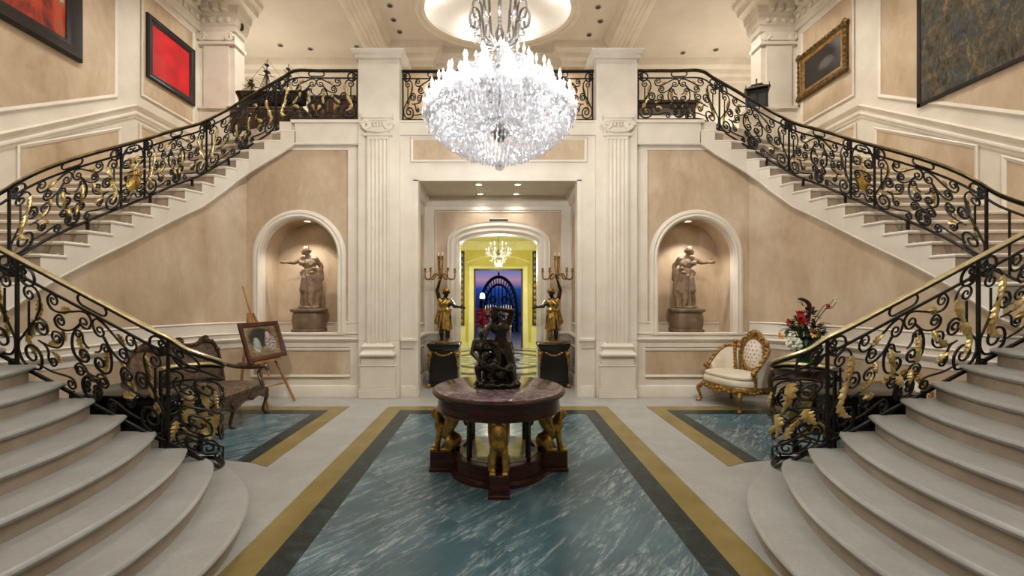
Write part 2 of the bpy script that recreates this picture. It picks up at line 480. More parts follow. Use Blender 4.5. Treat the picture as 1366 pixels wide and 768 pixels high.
NX, NHW, NSILL, NSPR = 3.55, .70, 1.13, 2.50
for sg, side in ((-1, 'left'), (1, 'right')):
    # ---- niche wall and the curved wall that carries the upper flight
    w = MB()
    x0, x1 = sorted((sg*2.455, sg*4.50))
    arch_wall(w, x0, x1, 0, GZ-.2, HF, sg*NX, NHW, NSILL, NSPR, .70, .62, True)
    cp = [(4.50, HF, GZ-.3), (4.60, 7.72, GZ-.75)]+[(SK[k][0]+.05, SK[k][1]+.03, SZ[k]-.12) for k in range(5, 19)]+[(6.4, 4.5, LZ-.1), (7.2, 4.4, LZ-.1)]
    cs_ = crom(cp[:-2], 4)+cp[-2:]
    w.add([(sg*a[0], a[1], z) for a in cs_ for z in (0, a[2])], [(2*i, 2*i+2, 2*i+3, 2*i+1) for i in range(len(cs_)-1)])
    struct('wall_back_'+side, w, M['plaster'], True)
    plan = [(2.46, HF)]+[(p[0], p[1]) for p in cp]
    plan = [(sg*x, y) for x, y in plan]
    if sg > 0: off = 1
    # offsets must point into the hall (towards -y for the flat part)
    sgn = -1 if sg > 0 else 1
    pr = lambda prof: [(o*sgn, z) for o, z in prof]
    d = MB()   # white dado band, chair rail, baseboard following the wall
    flat_in = plan[:1]+[(sg*(NX-NHW-.14), HF)]
    d.sweep(plan, pr([(.0, 0), (.035, 0), (.035, .17), (.02, .20), (.012, .21), (.012, .29), (0, .29)]))
    struct('baseboard_'+side, d, M['white'])
    d = MB()
    d.sweep(plan, pr([(.0, .88), (.012, .88), (.012, .96), (.05, 1.0), (.06, 1.03), (.03, 1.05), (.03, 1.10), (.055, 1.13), (.0, 1.145)]))
    d.sweep(plan[1:] if False else [p for p in plan if abs(p[0]) > NX+NHW+.12], pr([(.0, 1.14), (.012, 1.14), (.012, 1.30), (.03, 1.32), (0, 1.34)]))
    d.sweep(plan[:1]+[(sg*(NX-NHW-.13), HF)], pr([(.0, 1.14), (.012, 1.14), (.012, 1.30), (.03, 1.32), (0, 1.34)]))
    # niche sill
    d.box(sg*NX-NHW-.13, sg*NX+NHW+.13, HF-.05, HF, 1.10, 1.135)
    # little skirting inside the niche
    d.box(sg*NX-NHW, sg*NX+NHW, HF+.58, HF+.62, 1.13, 1.30); d.box(sg*NX-NHW, sg*NX+NHW, HF+.56, HF+.62, 1.27, 1.30)
    # stiles and the raised panel mouldings below the rail
    d.box(*sorted((sg*2.46, sg*2.64)), HF-.017, HF, .2, GZ-.3)
    for xa in (2.64,): d.box(*sorted((sg*xa, sg*(xa+.03))), HF-.03, HF, 1.3, 4.4)
    d.box(*sorted((sg*2.46, sg*3.9)), HF-.014, HF, 4.40, GZ)
    for xa, xb in ((2.60, 4.42),):
        a, b = sorted((sg*xa, sg*xb))
        frame_rect(d, [(a, HF-.003, .34), (b, HF-.003, .34), (b, HF-.003, .86), (a, HF-.003, .86)], .05, .025)
    struct('trim_%d' % tn, d, M['white']); tn += 1
    # white paint of the niche wall below rail behind frame is plaster; arch casing
    c = MB(); casing(c, arch_pts(sg*NX, NHW, NSILL, NSPR, .70, 32), [(-.01, 0), (-.01, .03), (.02, .055), (.05, .04), (.08, .05), (.125, .03), (.14, 0)], HF)
    # inner white lining strip of the niche reveal
    casing(c, arch_pts(sg*NX, NHW-.002, NSILL, NSPR, .698, 32), [(-.0, -.14), (-.015, -.14), (-.02, -.02), (0, -.0)], HF)
    struct('trim_%d' % tn, c, M['white']); tn += 1
    # ---- recess side wall and the wall strip beside the opening
    w = MB(); w.box(*sorted((sg*1.50, sg*2.455)), HF, HF+.05, 0, GZ-.02); w.box(*sorted((sg*1.55, sg*1.85)), HF+.02, 9.62, 0, 4.2)
    struct('wall_recess_'+side, w, M['white'])
    d = MB()
    prof = [(.0, .86), (.02, .86), (.03, .96), (.06, 1.0), (.055, 1.03), (0, 1.05)]
    base = [(0, 0), (.035, 0), (.035, .16), (.015, .2), (0, .2)]
    pl = [(sg*1.73, HF), (sg*1.50, HF), (sg*1.50, HF+.05), (sg*1.55, HF+.07), (sg*1.55, 9.28), (sg*1.12, 9.28)]
    pl = pl[::-1] if sg > 0 else pl
    for q in (prof, base): d.sweep(pl, [(-o, z) for o, z in q])
    X = sg*1.545
    for y0, y1, z0, z1 in ((8.0, 9.1, .3, .8), (8.0, 9.1, 1.22, 3.5)):
        cs = [(X, y0, z0), (X, y1, z0), (X, y1, z1), (X, y0, z1)]
        frame_rect(d, cs if sg < 0 else cs[::-1], .05, .02)
    struct('trim_%d' % tn, d, M['white']); tn += 1
    p_ = MB(); X = sg*1.549
    p_.quad((X, 8.05, 1.27), (X, 9.05, 1.27), (X, 9.05, 3.45), (X, 8.05, 3.45)); struct('trim_%d' % tn, p_, M['plaster'], False); tn += 1

# ---- wall over the opening, recess ceiling, rear recess wall with the arch
w = MB(); w.box(-1.50, 1.50, HF, HF+.25, 3.87, GZ-.02); struct('wall_front_bay', w, M['white'])
w = MB(); w.box(-1.52, 1.56, HF-.012, HF, 4.22, 4.59); struct('trim_%d' % tn, w, M['plaster'], False); tn += 1
w = MB(); frame_rect(w, [(-1.56, HF-.003, 4.18), (1.60, HF-.003, 4.18), (1.60, HF-.003, 4.63), (-1.56, HF-.003, 4.63)], .05, .03)
w.sweep([(-2.46, HF), (2.46, HF)], [(0, 4.80), (-.03, 4.82), (-.05, 4.87), (-.07, 4.88), (-.07, GZ), (0, GZ)])
w.box(-1.50, -1.42, HF-.02, HF+.2, 0, 3.87); w.box(1.42, 1.50, HF-.02, HF+.2, 0, 3.87); w.box(-1.50, 1.50, HF-.02, HF+.2, 3.85, 3.95)
struct('trim_%d' % tn, w, M['white']); tn += 1
w = MB(); w.box(-1.85, 1.85, HF+.2, 9.62, 3.92, 4.2); struct('ceiling_recess', w, M['white'])
w = MB(); pl = [(-1.55, HF+.2), (-1.55, 9.28), (1.55, 9.28), (1.55, HF+.2)]
w.sweep(pl, [(0, 3.70), (-.03, 3.72), (-.05, 3.80), (-.11, 3.86), (-.12, 3.925), (0, 3.925)])
struct('trim_%d' % tn, w, M['white']); tn += 1
AX = .02
w = MB(); arch_wall(w, -1.6, 1.6, 0, 4.0, 9.28, AX, .86, 0, 2.92, .24, .34); struct('wall_recess_rear', w, M['plaster'])
w = MB(); casing(w, arch_pts(AX, .86, 0, 2.92, .24, 24), [(-.03, -.3), (-.03, .02), (.0, .03), (.03, .06), (.09, .045), (.14, .07), (.2, .05), (.23, .06), (.24, 0)], 9.28)
for sg in (-1, 1):
    w.box(*sorted((sg*1.36, sg*1.55)), 9.262, 9.28, 1.0, 3.75)
casing(w, [(AX-1.33, 1.10), (AX-1.33, 3.58), (AX+1.33, 3.58), (AX+1.33, 1.10)], [(0, 0), (0, .012), (.012, .022), (.03, .012), (.04, 0)], 9.28)
w.box(-1.55, 1.55, 9.265, 9.28, 3.64, 3.75)
struct('trim_%d' % tn, w, M['white']); tn += 1

# ---- gallery slab, upper walls, ceilings
for sg, side in ((-1, 'left'), (1, 'right')):
    s = MB()
    poly = [(sg*2.0, 7.73), (sg*3.60, 7.73), (sg*OUT(0)[0], OUT(0)[1]), (sg*7.2, 10.6), (sg*9, 10.6), (sg*9, 13.6), (sg*0, 13.6), (0, 7.73)]
    s.prism(poly, GZ-.25, GZ); struct('floor_gallery_'+side, s, M['white'], False)
    s = MB()
    s.box(*sorted((sg*7.2, sg*7.5)), -4, 10.9, 0, CZ); struct('wall_'+side, s, M['white'], False)
    s = MB(); s.box(*sorted((sg*9.0, sg*9.2)), 10.5, 13.7, GZ-.3, CZ); s.box(*sorted((sg*7.2, sg*9.0)), 10.88, 10.9, GZ-.3, CZ); struct('wall_gallery_'+side, s, M['white'], False)
    X = sg*7.192
    def side_quad(mb, y0, y1, b0, b1, t0, t1, x=X): mb.quad((x, y0, b0), (x, y1, b1), (x, y1, t1), (x, y0, t0))
    def side_frame(mb, y0, y1, b0, b1, t0, t1):
        cs = [(X, y0, b0), (X, y1, b1), (X, y1, t1), (X, y0, t0)]
        frame_rect(mb, cs if sg < 0 else cs[::-1], .06, .03)
    zb = lambda y: 4.44+.575*(y-6.29)
    rail = lambda y: min(5.50, 4.06+.62*(y-6.29))
    pa = MB()
    PANELS = [(2.5, 8.22, zb(2.5), zb(8.22), 8.05, 8.05), (8.76, 10.3, 5.83, 5.83, 8.05, 8.05),
              (6.5, 8.3, rail(6.5)-.28-1.0, rail(8.3)-.28-1.0, rail(6.5)-.14, rail(8.3)-.28), (8.72, 10.3, 4.95, 4.95, 5.27, 5.27),
              (3.2, 6.2, rail(3.2)-1.2, rail(6.2)-1.2, rail(3.2)-.2, rail(6.2)-.2)]
    for q in PANELS: side_quad(pa, *q)
    struct('trim_%d' % tn, pa, M['plaster'], False); tn += 1
    tr = MB()
    for q in PANELS: side_frame(tr, *q)
    # chair rail following the stair then level
    prof = [(0, -.16), (.02, -.16), (.02, -.12), (.05, -.09), (.05, -.06), (.02, -.04), (.02, .02), (.06, .05), (.075, .08), (0, .10)]
    s_ = 1 if sg < 0 else -1
    rg = []
    for y in (2.0, 4.0, 6.0, 8.61, 10.5): rg.append([(sg*7.2+s_*o, y, rail(y)+z) for o, z in prof])
    tr.rings(rg)
    struct('trim_%d' % tn, tr, M['white']); tn += 1
    # cornice with carved blocks along the side wall and round the corner pilaster
    co = MB()
    prof = [(0, 8.15), (.05, 8.17), (.06, 8.28), (.10, 8.32), (.12, 8.50), (.17, 8.54), (.20, 8.70), (.34, 8.76), (.36, 8.88), (.46, 8.95), (.48, CZ), (0, CZ)]
    path = [(sg*7.2, -3.9), (sg*7.2, 10.5), (sg*6.35, 10.5), (sg*6.35, 10.9)]
    co.sweep(path, [(-s_*o, z) for o, z in prof])
    y = 5.0
    while y < 10.2:
        a, b = sorted((sg*7.2, sg*(7.2-.30))); co.box(a, b, y, y+.10, 8.56, 8.72)
        a, b = sorted((sg*7.2, sg*(7.2-.15)));
        co.ell((sg*(7.2-.12), y+.05, 8.41), (.035, .07, .075), 8, 6)
        co.tube([(sg*(7.2-.13), y+.05+.06*math.cos(t*.5), 8.41+.07*math.sin(t*.5)) for t in range(13)], .014, 5)
        y += .2
    for i in range(4):
        xx = sg*(6.45+.2*i); co.box(xx-.05, xx+.05, 10.5-.30, 10.5, 8.56, 8.72); co.ell((xx, 10.5-.12, 8.41), (.07, .035, .075), 8, 6)
    struct('trim_%d' % tn, co, M['white']); tn += 1
    # corner pilaster of the gallery
    pp = MB(); a, b = sorted((sg*6.35, sg*7.2))
    pp.box(a, b, 10.5, 10.9, GZ, CZ); pp.box(a-.04, b+.04, 10.44, 10.9, GZ, 6.30); pp.box(a-.07, b+.07, 10.40, 10.9, 6.30, 6.36)
    pp.box(a+.12, b-.12, 10.46, 10.5, 6.36, 7.85)
    a2, b2 = a-.05, b+.05
    pp.box(a2, b2, 10.42, 10.9, 7.85, 7.92)
    for xx in (a+.1, b-.1): pp.tube([(xx+.11*math.cos(t*.6)*(1-t/22), 10.43, 8.02+.11*math.sin(t*.6)*(1-t/22)) for t in range(20)], .035, 6)
    pp.box(a+.1, b-.1, 10.42, 10.5, 7.95, 8.15)
    struct('trim_%d' % tn, pp, M['white']); tn += 1
# rear gallery wall
w = MB(); w.box(-9, 9, 13.5, 13.7, GZ-.3, CZ); struct('wall_gallery_rear', w, M['white'], False)
w = MB(); w.box(-1.9, 1.9, 12.9, 13.5, GZ, CZ); w.box(-2.9, -1.9, 12.6, 13.5, GZ, CZ); w.box(1.9, 2.9, 12.6, 13.5, GZ, CZ)
struct('wall_gallery_middle', w, M['plaster'], False)
w = MB()
prof = [(0, 8.45), (-.04, 8.47), (-.05, 8.60), (-.14, 8.66), (-.16, 8.78), (-.28, 8.86), (-.32, CZ), (0, CZ)]
w.sweep([(-9, 13.5), (-2.9, 13.5), (-2.9, 12.6), (-1.9, 12.6), (-1.9, 12.9), (1.9, 12.9), (1.9, 12.6), (2.9, 12.6), (2.9, 13.5), (9, 13.5)], prof)
struct('trim_%d' % tn, w, M['white']); tn += 1
# ceiling with the oval opening
OX, OY, ORX, ORY = 0.0, 11.0, 1.92, 1.45
c = MB(); n = 64; ex0, ex1, ey0, ey1 = -3.0, 3.0, 8.5, 13.6
ov = []; ou = []
for i in range(n):
    a = 2*PI*i/n; ca, sa = math.cos(a), math.sin(a); ov.append((OX+ORX*ca, OY+ORY*sa, CZ))
    k = min((ex1-OX)/abs(ca) if abs(ca) > 1e-6 else 9, ((ey1-OY) if sa > 0 else (OY-ey0))/abs(sa) if abs(sa) > 1e-6 else 9)
    ou.append((OX+k*ca, OY+k*sa, CZ))
for i in range(n):
    j = (i+1) % n; c.quad(ov[i], ov[j], ou[j], ou[i])
for ax in (ex0, ex1):
    for ay in (ey0, ey1): pass
c.box(-3.0, 3.0, -4, 8.5, CZ, CZ+.2)
for sg in (-1, 1): c.box(*sorted((sg*3.0, sg*9.2)), -4, 13.7, CZ, CZ+.2)
# corners left open by the radial strips
for i in range(n):
    j = (i+1) % n; a, b = Vector(ou[i]), Vector(ou[j])
    if abs(a.x-b.x) > 1e-4 and abs(a.y-b.y) > 1e-4:
        k = (a.x if abs(abs(a.x)-3) < 1e-4 else b.x, a.y if min(abs(a.y-ey0), abs(a.y-ey1)) < 1e-4 else b.y, CZ)
        c.add([a, b, k], [(0, 1, 2)])
struct('ceiling', c, M['paint'], False)
c = MB(); rg = []
for k in range(9):
    t = k/8; rg.append([(OX+(p[0]-OX)*(1-.25*t*t), OY+(p[1]-OY)*(1-.25*t*t), CZ+.35*math.sin(t*PI/2)) for p in ov])
c.rings(rg, True, False); c.add(rg[-1], [tuple(range(n))]); struct('ceiling_dome', c, M['dome'])
c = MB(); prof = [(0, .02), (0, -.06), (.06, -.09), (.12, -.07), (.14, -.10), (.22, -.12), (.27, -.07), (.29, 0)]
rg = []
for i in range(n+1):
    a = 2*PI*i/n; ca, sa = math.cos(a), math.sin(a)
    rg.append([(OX+(ORX-.08+o)*ca, OY+(ORY-.08+o)*sa, CZ+z) for o, z in prof])
c.rings(rg, True, False); struct('trim_%d' % tn, c, M['white']); tn += 1
c = MB()
for sg in (-1, 1):
    a, b = sorted((sg*3.16, sg*3.73)); c.box(a, b, -3.9, 13.5, 8.80, CZ)
    for xx, s_ in ((a, -1), (b, 1)):
        pf = [(0, 8.80), (.04*s_, 8.82), (.05*s_, 8.90), (.13*s_, 8.96), (.16*s_, CZ), (0, CZ)]
        c.rings([[(xx+o, y, z) for o, z in pf] for y in (-3.9, 13.5)])
    for o in (.08, .2): c.box(a+o, a+o+.04, -3.9, 13.5, 8.785, 8.80); c.box(b-o-.04, b-o, -3.9, 13.5, 8.785, 8.80)
struct('trim_%d' % tn, c, M['white']); tn += 1
# wall behind the camera
w = MB(); w.box(-9, 9, -4.3, -4, 0, CZ); struct('wall_front', w, M['plaster'], False)

# ================================================================ pilasters beside the opening
def pilaster(sg, label):
    xc = sg*2.105; t = thing('pilaster', label, 'pilaster', (xc, 7.68, 0))
    xs = sg*.03       # shaft is a little off the pier centre
    m = MB(); m.box(-.365, .365, 0, .5, 1.0, 5.98); m.box(-.365, .365, 0, .12, 0, 1.0); m.build('pier', M['white'], t, bevel=.008)
    m = MB(); m.box(-.41, .41, -.05, .55, 5.98, 6.03); m.rings([[(-.41-o, -.05-o, z), (.41+o, -.05-o, z), (.41+o, .55+o, z), (-.41-o, .55+o, z)] for o, z in ((0, 6.03), (.03, 6.05), (.03, 6.07), (.05, 6.09), (.05, 6.12))])
    m.build('pier_cap', M['white'], t)
    m = MB()
    q = lambda h, f, z0, z1: m.box(-h, h, -f, 0, z0, z1)
    q(.335, .085, 0, .14); q(.325, .075, .14, .17); q(.31, .07, .17, .56); q(.32, .08, .56, .58); q(.29, .065, .58, .74)
    m.rings([[(-.25-o, -.06-o, z), (.25+o, -.06-o, z), (.25+o, 0, z), (-.25-o, 0, z)] for o, z in ((.06, .74), (.065, .78), (.03, .81), (.01, .85), (.02, .88), (.035, .91), (.01, .94), (-.03, .97))])
    m.build('pedestal', M['white'], t, bevel=.006)
    # fluted shaft
    m = MB(); hw = .19; prof = [(-hw, 0), (-hw, -.055)]
    nf = 5; fw = 2*hw/(nf+.6)
    for i in range(nf):
        c0 = -hw+fw*(i+.8)
        for k in range(7): a = PI-PI*k/6; prof.append((c0+fw*.36*math.cos(a), -.055+.026*math.sin(a)))
    prof += [(hw, -.055), (hw, 0)]
    m.rings([[(x, y, z) for x, y in prof] for z in (.96, 4.55)]); m.box(-hw, hw, -.055, 0, 4.55, 4.60)
    m.build('fluted_shaft', M['white'], t)
    m = MB(); m.box(-.25, .25, -.08, 0, 4.60, 4.64)
    m.box(-.19, .19, -.075, 0, 4.64, 4.86); m.box(-.27, .27, -.11, 0, 4.90, 4.97); m.box(-.25, .25, -.09, 0, 4.86, 4.90)
    for k in (-1, 1):
        m.tube([(k*(.20-.0)+k*.085*math.cos(i*.55)*(1-i/30), -.085, 4.77+.085*math.sin(i*.55)*(1-i/30)) for i in range(26)], [.03, .026, .018], 6)
        m.tube([(k*.2, -.09, 4.69), (k*.1, -.10, 4.665), (0, -.105, 4.66)], [.02, .02, .02], 6)
    for i in range(-2, 3): m.ell((i*.055, -.09, 4.79), (.022, .02, .05), 8, 6)
    m.tube([(-.19, -.085, 4.84), (0, -.10, 4.83), (.19, -.085, 4.84)], .016, 6)
    m.build('capital', M['white'], t)
pilaster(-1, 'tall fluted white pilaster between the easel niche and the doorway recess')
pilaster(1, 'tall fluted white pilaster between the armchair niche and the doorway recess')

# ================================================================ staircases
def poly_rings(mb, poly, offs):
    """stack of outward-offset copies of a plan polygon: offs = (offset, z)"""
    N = len(poly)
    ar = sum(poly[i][0]*poly[(i+1) % N][1]-poly[(i+1) % N][0]*poly[i][1] for i in range(N))
    s = 1 if ar > 0 else -1; nm = []
    for i in range(N):
        p = Vector(poly[i]); d1 = (p-Vector(poly[i-1])); d2 = (Vector(poly[(i+1) % N])-p)
        d1 = d1.normalized() if d1.length > 1e-6 else d2.normalized(); d2 = d2.normalized() if d2.length > 1e-6 else d1
        n1 = Vector((d1.y, -d1.x))*s; n2 = Vector((d2.y, -d2.x))*s; m = n1+n2
        m = m.normalized() if m.length > 1e-4 else n1
        nm.append(m/max(.5, m.dot(n1)))
    mb.rings([[(poly[i][0]+nm[i].x*o, poly[i][1]+nm[i].y*o, z) for i in range(N)] for o, z in offs])
XP = [None, 1.75, 2.05, 2.34]+[2.34+.275*(k-3) for k in range(4, 13)]
def nose(k):
    """front edge of lower step k (x>0 side), far end first"""
    if k == 1: h = [(3.05, 4.50), (2.88, 4.47), (2.68, 4.30), (2.47, 4.07), (2.22, 3.81), (2.04, 3.55), (1.89, 3.25), (1.79, 2.92), (1.75, 2.66), (1.74, 2.4)]
    elif k == 2: h = [(2.80, 3.99), (2.68, 3.985), (2.56, 3.90), (2.44, 3.72), (2.31, 3.46), (2.17, 3.1), (2.09, 2.75), (2.06, 2.4)]
    else:
        A = lerp(.38, .30, (k-3)/9); h = []
        for i in range(10):
            y = 3.82-(3.82-2.4)*i/9; h.append((XP[k]+A*(abs(y-2.4)/1.4)**2.2, y))
    h = crom(h, 3) if k < 3 else h
    return h+[(x, 4.8-y) for x, y in h[-2::-1]]
def staircase(sg, label):
    t = thing('staircase', label, 'staircase', (0, 0, 0))
    for k in range(1, 13):
        fr = nose(k); z1 = LR*k
        if k < 12:
            ye = fr[0][1]; back = 3.14 if k == 1 else XP[min(k+1, 12)]+(1.45 if k < 3 else .75)
            body = fr+[(back, fr[-1][1]), (back, ye)]
        else: body = fr+[(7.2, fr[-1][1]), (7.2, fr[0][1])]
        body = [(sg*x, y) for x, y in body]
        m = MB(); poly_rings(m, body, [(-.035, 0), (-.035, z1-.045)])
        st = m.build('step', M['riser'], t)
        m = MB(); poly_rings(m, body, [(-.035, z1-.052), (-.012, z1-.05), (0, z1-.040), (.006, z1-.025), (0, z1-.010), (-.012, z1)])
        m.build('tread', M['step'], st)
    # landing
    m = MB(); poly = [(sg*x, y) for x, y in [(5.2, .98), (7.2, .98), (7.2, 4.45), (5.92, 4.62), (5.75, 4.45), (5.5, 3.82), (5.2, 3.82)]]
    poly_rings(m, poly, [(0, LZ-.3), (0, LZ)]); m.build('landing', M['step'], t)
    # upper flight
    for k in range(1, 18):
        (xa, ya), (xb, yb) = SK[k], SK[k-1]; oa, ob = OUT(k), OUT(k-1)
        z1 = SZ[k]; body = [(sg*x, y) for x, y in ((xa, ya), oa, ob, (xb, yb))]
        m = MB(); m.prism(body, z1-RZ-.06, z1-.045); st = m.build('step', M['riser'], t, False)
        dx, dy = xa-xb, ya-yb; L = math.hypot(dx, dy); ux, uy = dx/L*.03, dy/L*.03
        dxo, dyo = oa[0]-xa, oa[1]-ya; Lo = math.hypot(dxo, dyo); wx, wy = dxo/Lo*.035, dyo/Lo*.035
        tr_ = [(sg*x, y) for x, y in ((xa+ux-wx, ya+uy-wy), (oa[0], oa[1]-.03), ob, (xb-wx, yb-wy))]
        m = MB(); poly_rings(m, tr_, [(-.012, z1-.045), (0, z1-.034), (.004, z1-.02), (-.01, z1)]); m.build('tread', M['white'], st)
    # closed white string that carries the treads
    m = MB()
    for k in range(1, 18):
        (xa, ya), (xb, yb) = SK[k], SK[k-1]; zt = SZ[k]-.03; za, zbm = SZ[k]-.42, SZ[k-1]-.42
        v = []
        for o in (-.012, .06):
            v += [(sg*(xa+o), ya+o, za), (sg*(xb+o), yb+o, zbm), (sg*(xb+o), yb+o, zt), (sg*(xa+o), ya+o, zt)]
        m.add(v, [(0, 1, 2, 3), (7, 6, 5, 4), (0, 4, 5, 1), (3, 2, 6, 7), (0, 3, 7, 4), (1, 5, 6, 2)])
    m.box(*sorted((sg*2.46, sg*3.60)), 7.708, 7.775, GZ-.42, GZ-.01)
    m.box(*sorted((sg*2.46, sg*3.66)), 7.68, 7.80, GZ-.05, GZ+.002)
    pth = [(sg*2.46, 7.71, GZ-.42)]+[(sg*SK[k][0], SK[k][1]-.005, SZ[k]-.42) for k in range(0, 19)]
    m.tube(pth, .02, 6)
    m.build('stringer', M['white'], t)
staircase(-1, 'curved pale stone staircase whose foot wraps round beside the brown settee')
staircase(1, 'curved pale stone staircase whose foot wraps round in front of the cream armchair')
# ================================================================ wrought-iron railings
class Rail:
    def __init__(s, pts):       # pts: (x, y, z_bottom, z_top) in order
        d = crom(pts, 10); s.p = d; s.u = [0]
        for a, b in zip(d[:-1], d[1:]): s.u.append(s.u[-1]+math.hypot(b[0]-a[0], b[1]-a[1]))
        s.L = s.u[-1]
    def at(s, u):
        u = min(max(u, 0), s.L)
        lo, hi = 0, len(s.u)-1
        while hi-lo > 1:
            m = (lo+hi)//2
            if s.u[m] <= u: lo = m
            else: hi = m
        t = (u-s.u[lo])/max(1e-9, s.u[hi]-s.u[lo]); a, b = s.p[lo], s.p[hi]
        q = [x+(y-x)*t for x, y in zip(a, b)]
        T = Vector((b[0]-a[0], b[1]-a[1], 0)).normalized()
        return q, T, Vector((-T.y, T.x, 0))
    def map(s, u, v, w=0):      # v in units where the rail height is .92
        q, T, N = s.at(u)
        return Vector((q[0], q[1], q[2]+(q[3]-q[2])*v/.92))+N*w
    def find(s, f):             # first u where f(q) becomes true
        for i, q in enumerate(s.p):
            if f(q): return s.u[i]
        return s.L

def curl(p, th, r0, turns, sgn, n=None, k=.8):
    """spiral continuing from p with heading th"""
    n = n or max(6, int(14*turns)); o = []; x, y = p
    for i in range(n):
        r = r0*(1-k*(i+1)/n); dth = sgn*2*PI*turns/n
        th += dth/2; x += r*abs(dth)*math.cos(th); y += r*abs(dth)*math.sin(th); th += dth/2
        o.append((x, y))
    return o
def stroke(ctrl, e0=None, e1=None, n=6):
    """scroll: smooth stroke with curled ends; e = (radius, turns, sign)"""
    b = crom(ctrl, n) if len(ctrl) > 2 else list(ctrl)
    if e1:
        th = math.atan2(b[-1][1]-b[-2][1], b[-1][0]-b[-2][0]); b = b+curl(b[-1], th, e1[0]*1.12, e1[1]+.35, e1[2])
    if e0:
        th = math.atan2(b[0][1]-b[1][1], b[0][0]-b[1][0]); b = curl(b[0], th, e0[0]*1.12, e0[1]+.35, e0[2])[::-1]+b
    return b
def circ(c, r, n=16, a0=0, a1=2*PI, ry=None):
    return [(c[0]+r*math.cos(a0+(a1-a0)*i/n), c[1]+(ry or r)*math.sin(a0+(a1-a0)*i/n)) for i in range(n+1)]

def sp(ctrl, c0=None, c1=None, n=6):
    """scroll stroke with spirals winding in around given centres; c = (x, y, sense, turns)"""
    b = crom(ctrl, n) if len(ctrl) > 2 else list(ctrl)
    def wind(p, c):
        r0 = math.hypot(p[0]-c[0], p[1]-c[1]); a0 = math.atan2(p[1]-c[1], p[0]-c[0]); m = max(8, int(16*c[3])); o = []
        for i in range(1, m+1):
            f = i/m; r = r0*(1-.80*f); o.append((c[0]+r*math.cos(a0+c[2]*2*PI*c[3]*f), c[1]+r*math.sin(a0+c[2]*2*PI*c[3]*f)))
        return o
    if c1: b = b+wind(b[-1], c1)
    if c0: b = wind(b[0], c0)[::-1]+b
    return b
# half of the big panel: u 0 at the post, .73 at the middle
HALF = [
    sp(circ((.090, .80), .078, 14, R(150), R(-150)), (.058, .836, 1, 1.25), (.058, .764, -1, 1.25), 2),
    [(.115, .60), (.115, .30)],
    sp([(.02, .21), (.018, .13), (.06, .055), (.14, .032), (.225, .06), (.245, .14)], None, (.15, .15, 1, 1.3)),
    sp([(.02, .21), (.08, .31), (.163, .437), (.22, .495), (.28, .48), (.298, .42)], None, (.235, .425, -1, 1.3)),
    sp([(.175, .47), (.212, .56), (.222, .65), (.19, .72), (.14, .738), (.088, .71)], None, (.118, .66, 1, 1.3)),
    sp([(.33, .765), (.295, .70), (.325, .64), (.40, .635), (.53, .70), (.62, .745), (.69, .752), (.726, .70), (.70, .635)], (.35, .715, -1, 1.2), (.655, .665, -1, 1.3)),
    sp([(.40, .615), (.366, .56), (.39, .51), (.457, .505), (.54, .55), (.61, .635)], (.42, .57, -1, 1.3), None),
    sp([(.63, .64), (.565, .56), (.535, .46), (.55, .365), (.61, .318), (.675, .335)], None, (.648, .385, 1, 1.3)),
    sp([(.70, .46), (.65, .49), (.635, .55)], None, (.598, .535, 1, 1.2)),
    sp([(.25, .30), (.33, .305), (.41, .335), (.448, .40), (.42, .46), (.36, .45)], None, (.388, .405, 1, 1.2)),
    sp([(.205, .30), (.27, .29), (.305, .25), (.308, .19), (.34, .15)], None, (.352, .188, 1, 1.2)),
    sp([(.73, .245), (.69, .255), (.655, .29), (.605, .29), (.568, .245), (.59, .20)], None, (.614, .238, 1, 1.3)),
    sp([(.20, .092), (.35, .095), (.50, .125), (.555, .115), (.572, .07)], None, (.528, .075, -1, 1.2)),
]
MID = [
    circ((.73, .13), .098), sp([(.728, .20), (.68, .205), (.652, .165)], None, (.686, .155, 1, 1.3)), sp([(.732, .20), (.78, .205), (.808, .165)], None, (.774, .155, -1, 1.3)),
    sp([(.728, .06), (.68, .055), (.652, .095)], None, (.686, .105, -1, 1.3)), sp([(.732, .06), (.78, .055), (.808, .095)], None, (.774, .105, 1, 1.3)),
    [(.64+.05*math.cos(a), .85+.045*math.sin(a)) for a in [R(90+i*18) for i in range(11)]]+[(.82+.05*math.cos(a), .85+.045*math.sin(a)) for a in [R(-90+i*18) for i in range(11)]]+[(.64, .895)],
]
LEAVES = [  # u, v, heading deg, bend, length, width, tone
    (.222, .66, 262, -8, .25, .065, 1), (.185, .46, 238, 10, .27, .075, 0), (.10, .31, 262, 40, .22, .06, 0), (.30, .31, 20, 25, .17, .055, 1), (.43, .635, 75, -40, .13, .055, 0),
    (.60, .53, 262, 20, .19, .055, 1), (.42, .20, 130, 30, .14, .055, 0), (.66, .27, -70, 0, .13, .06, 0), (.60, .29, 70, 30, .13, .05, 0), (.45, .50, 250, 20, .11, .045, 1)]

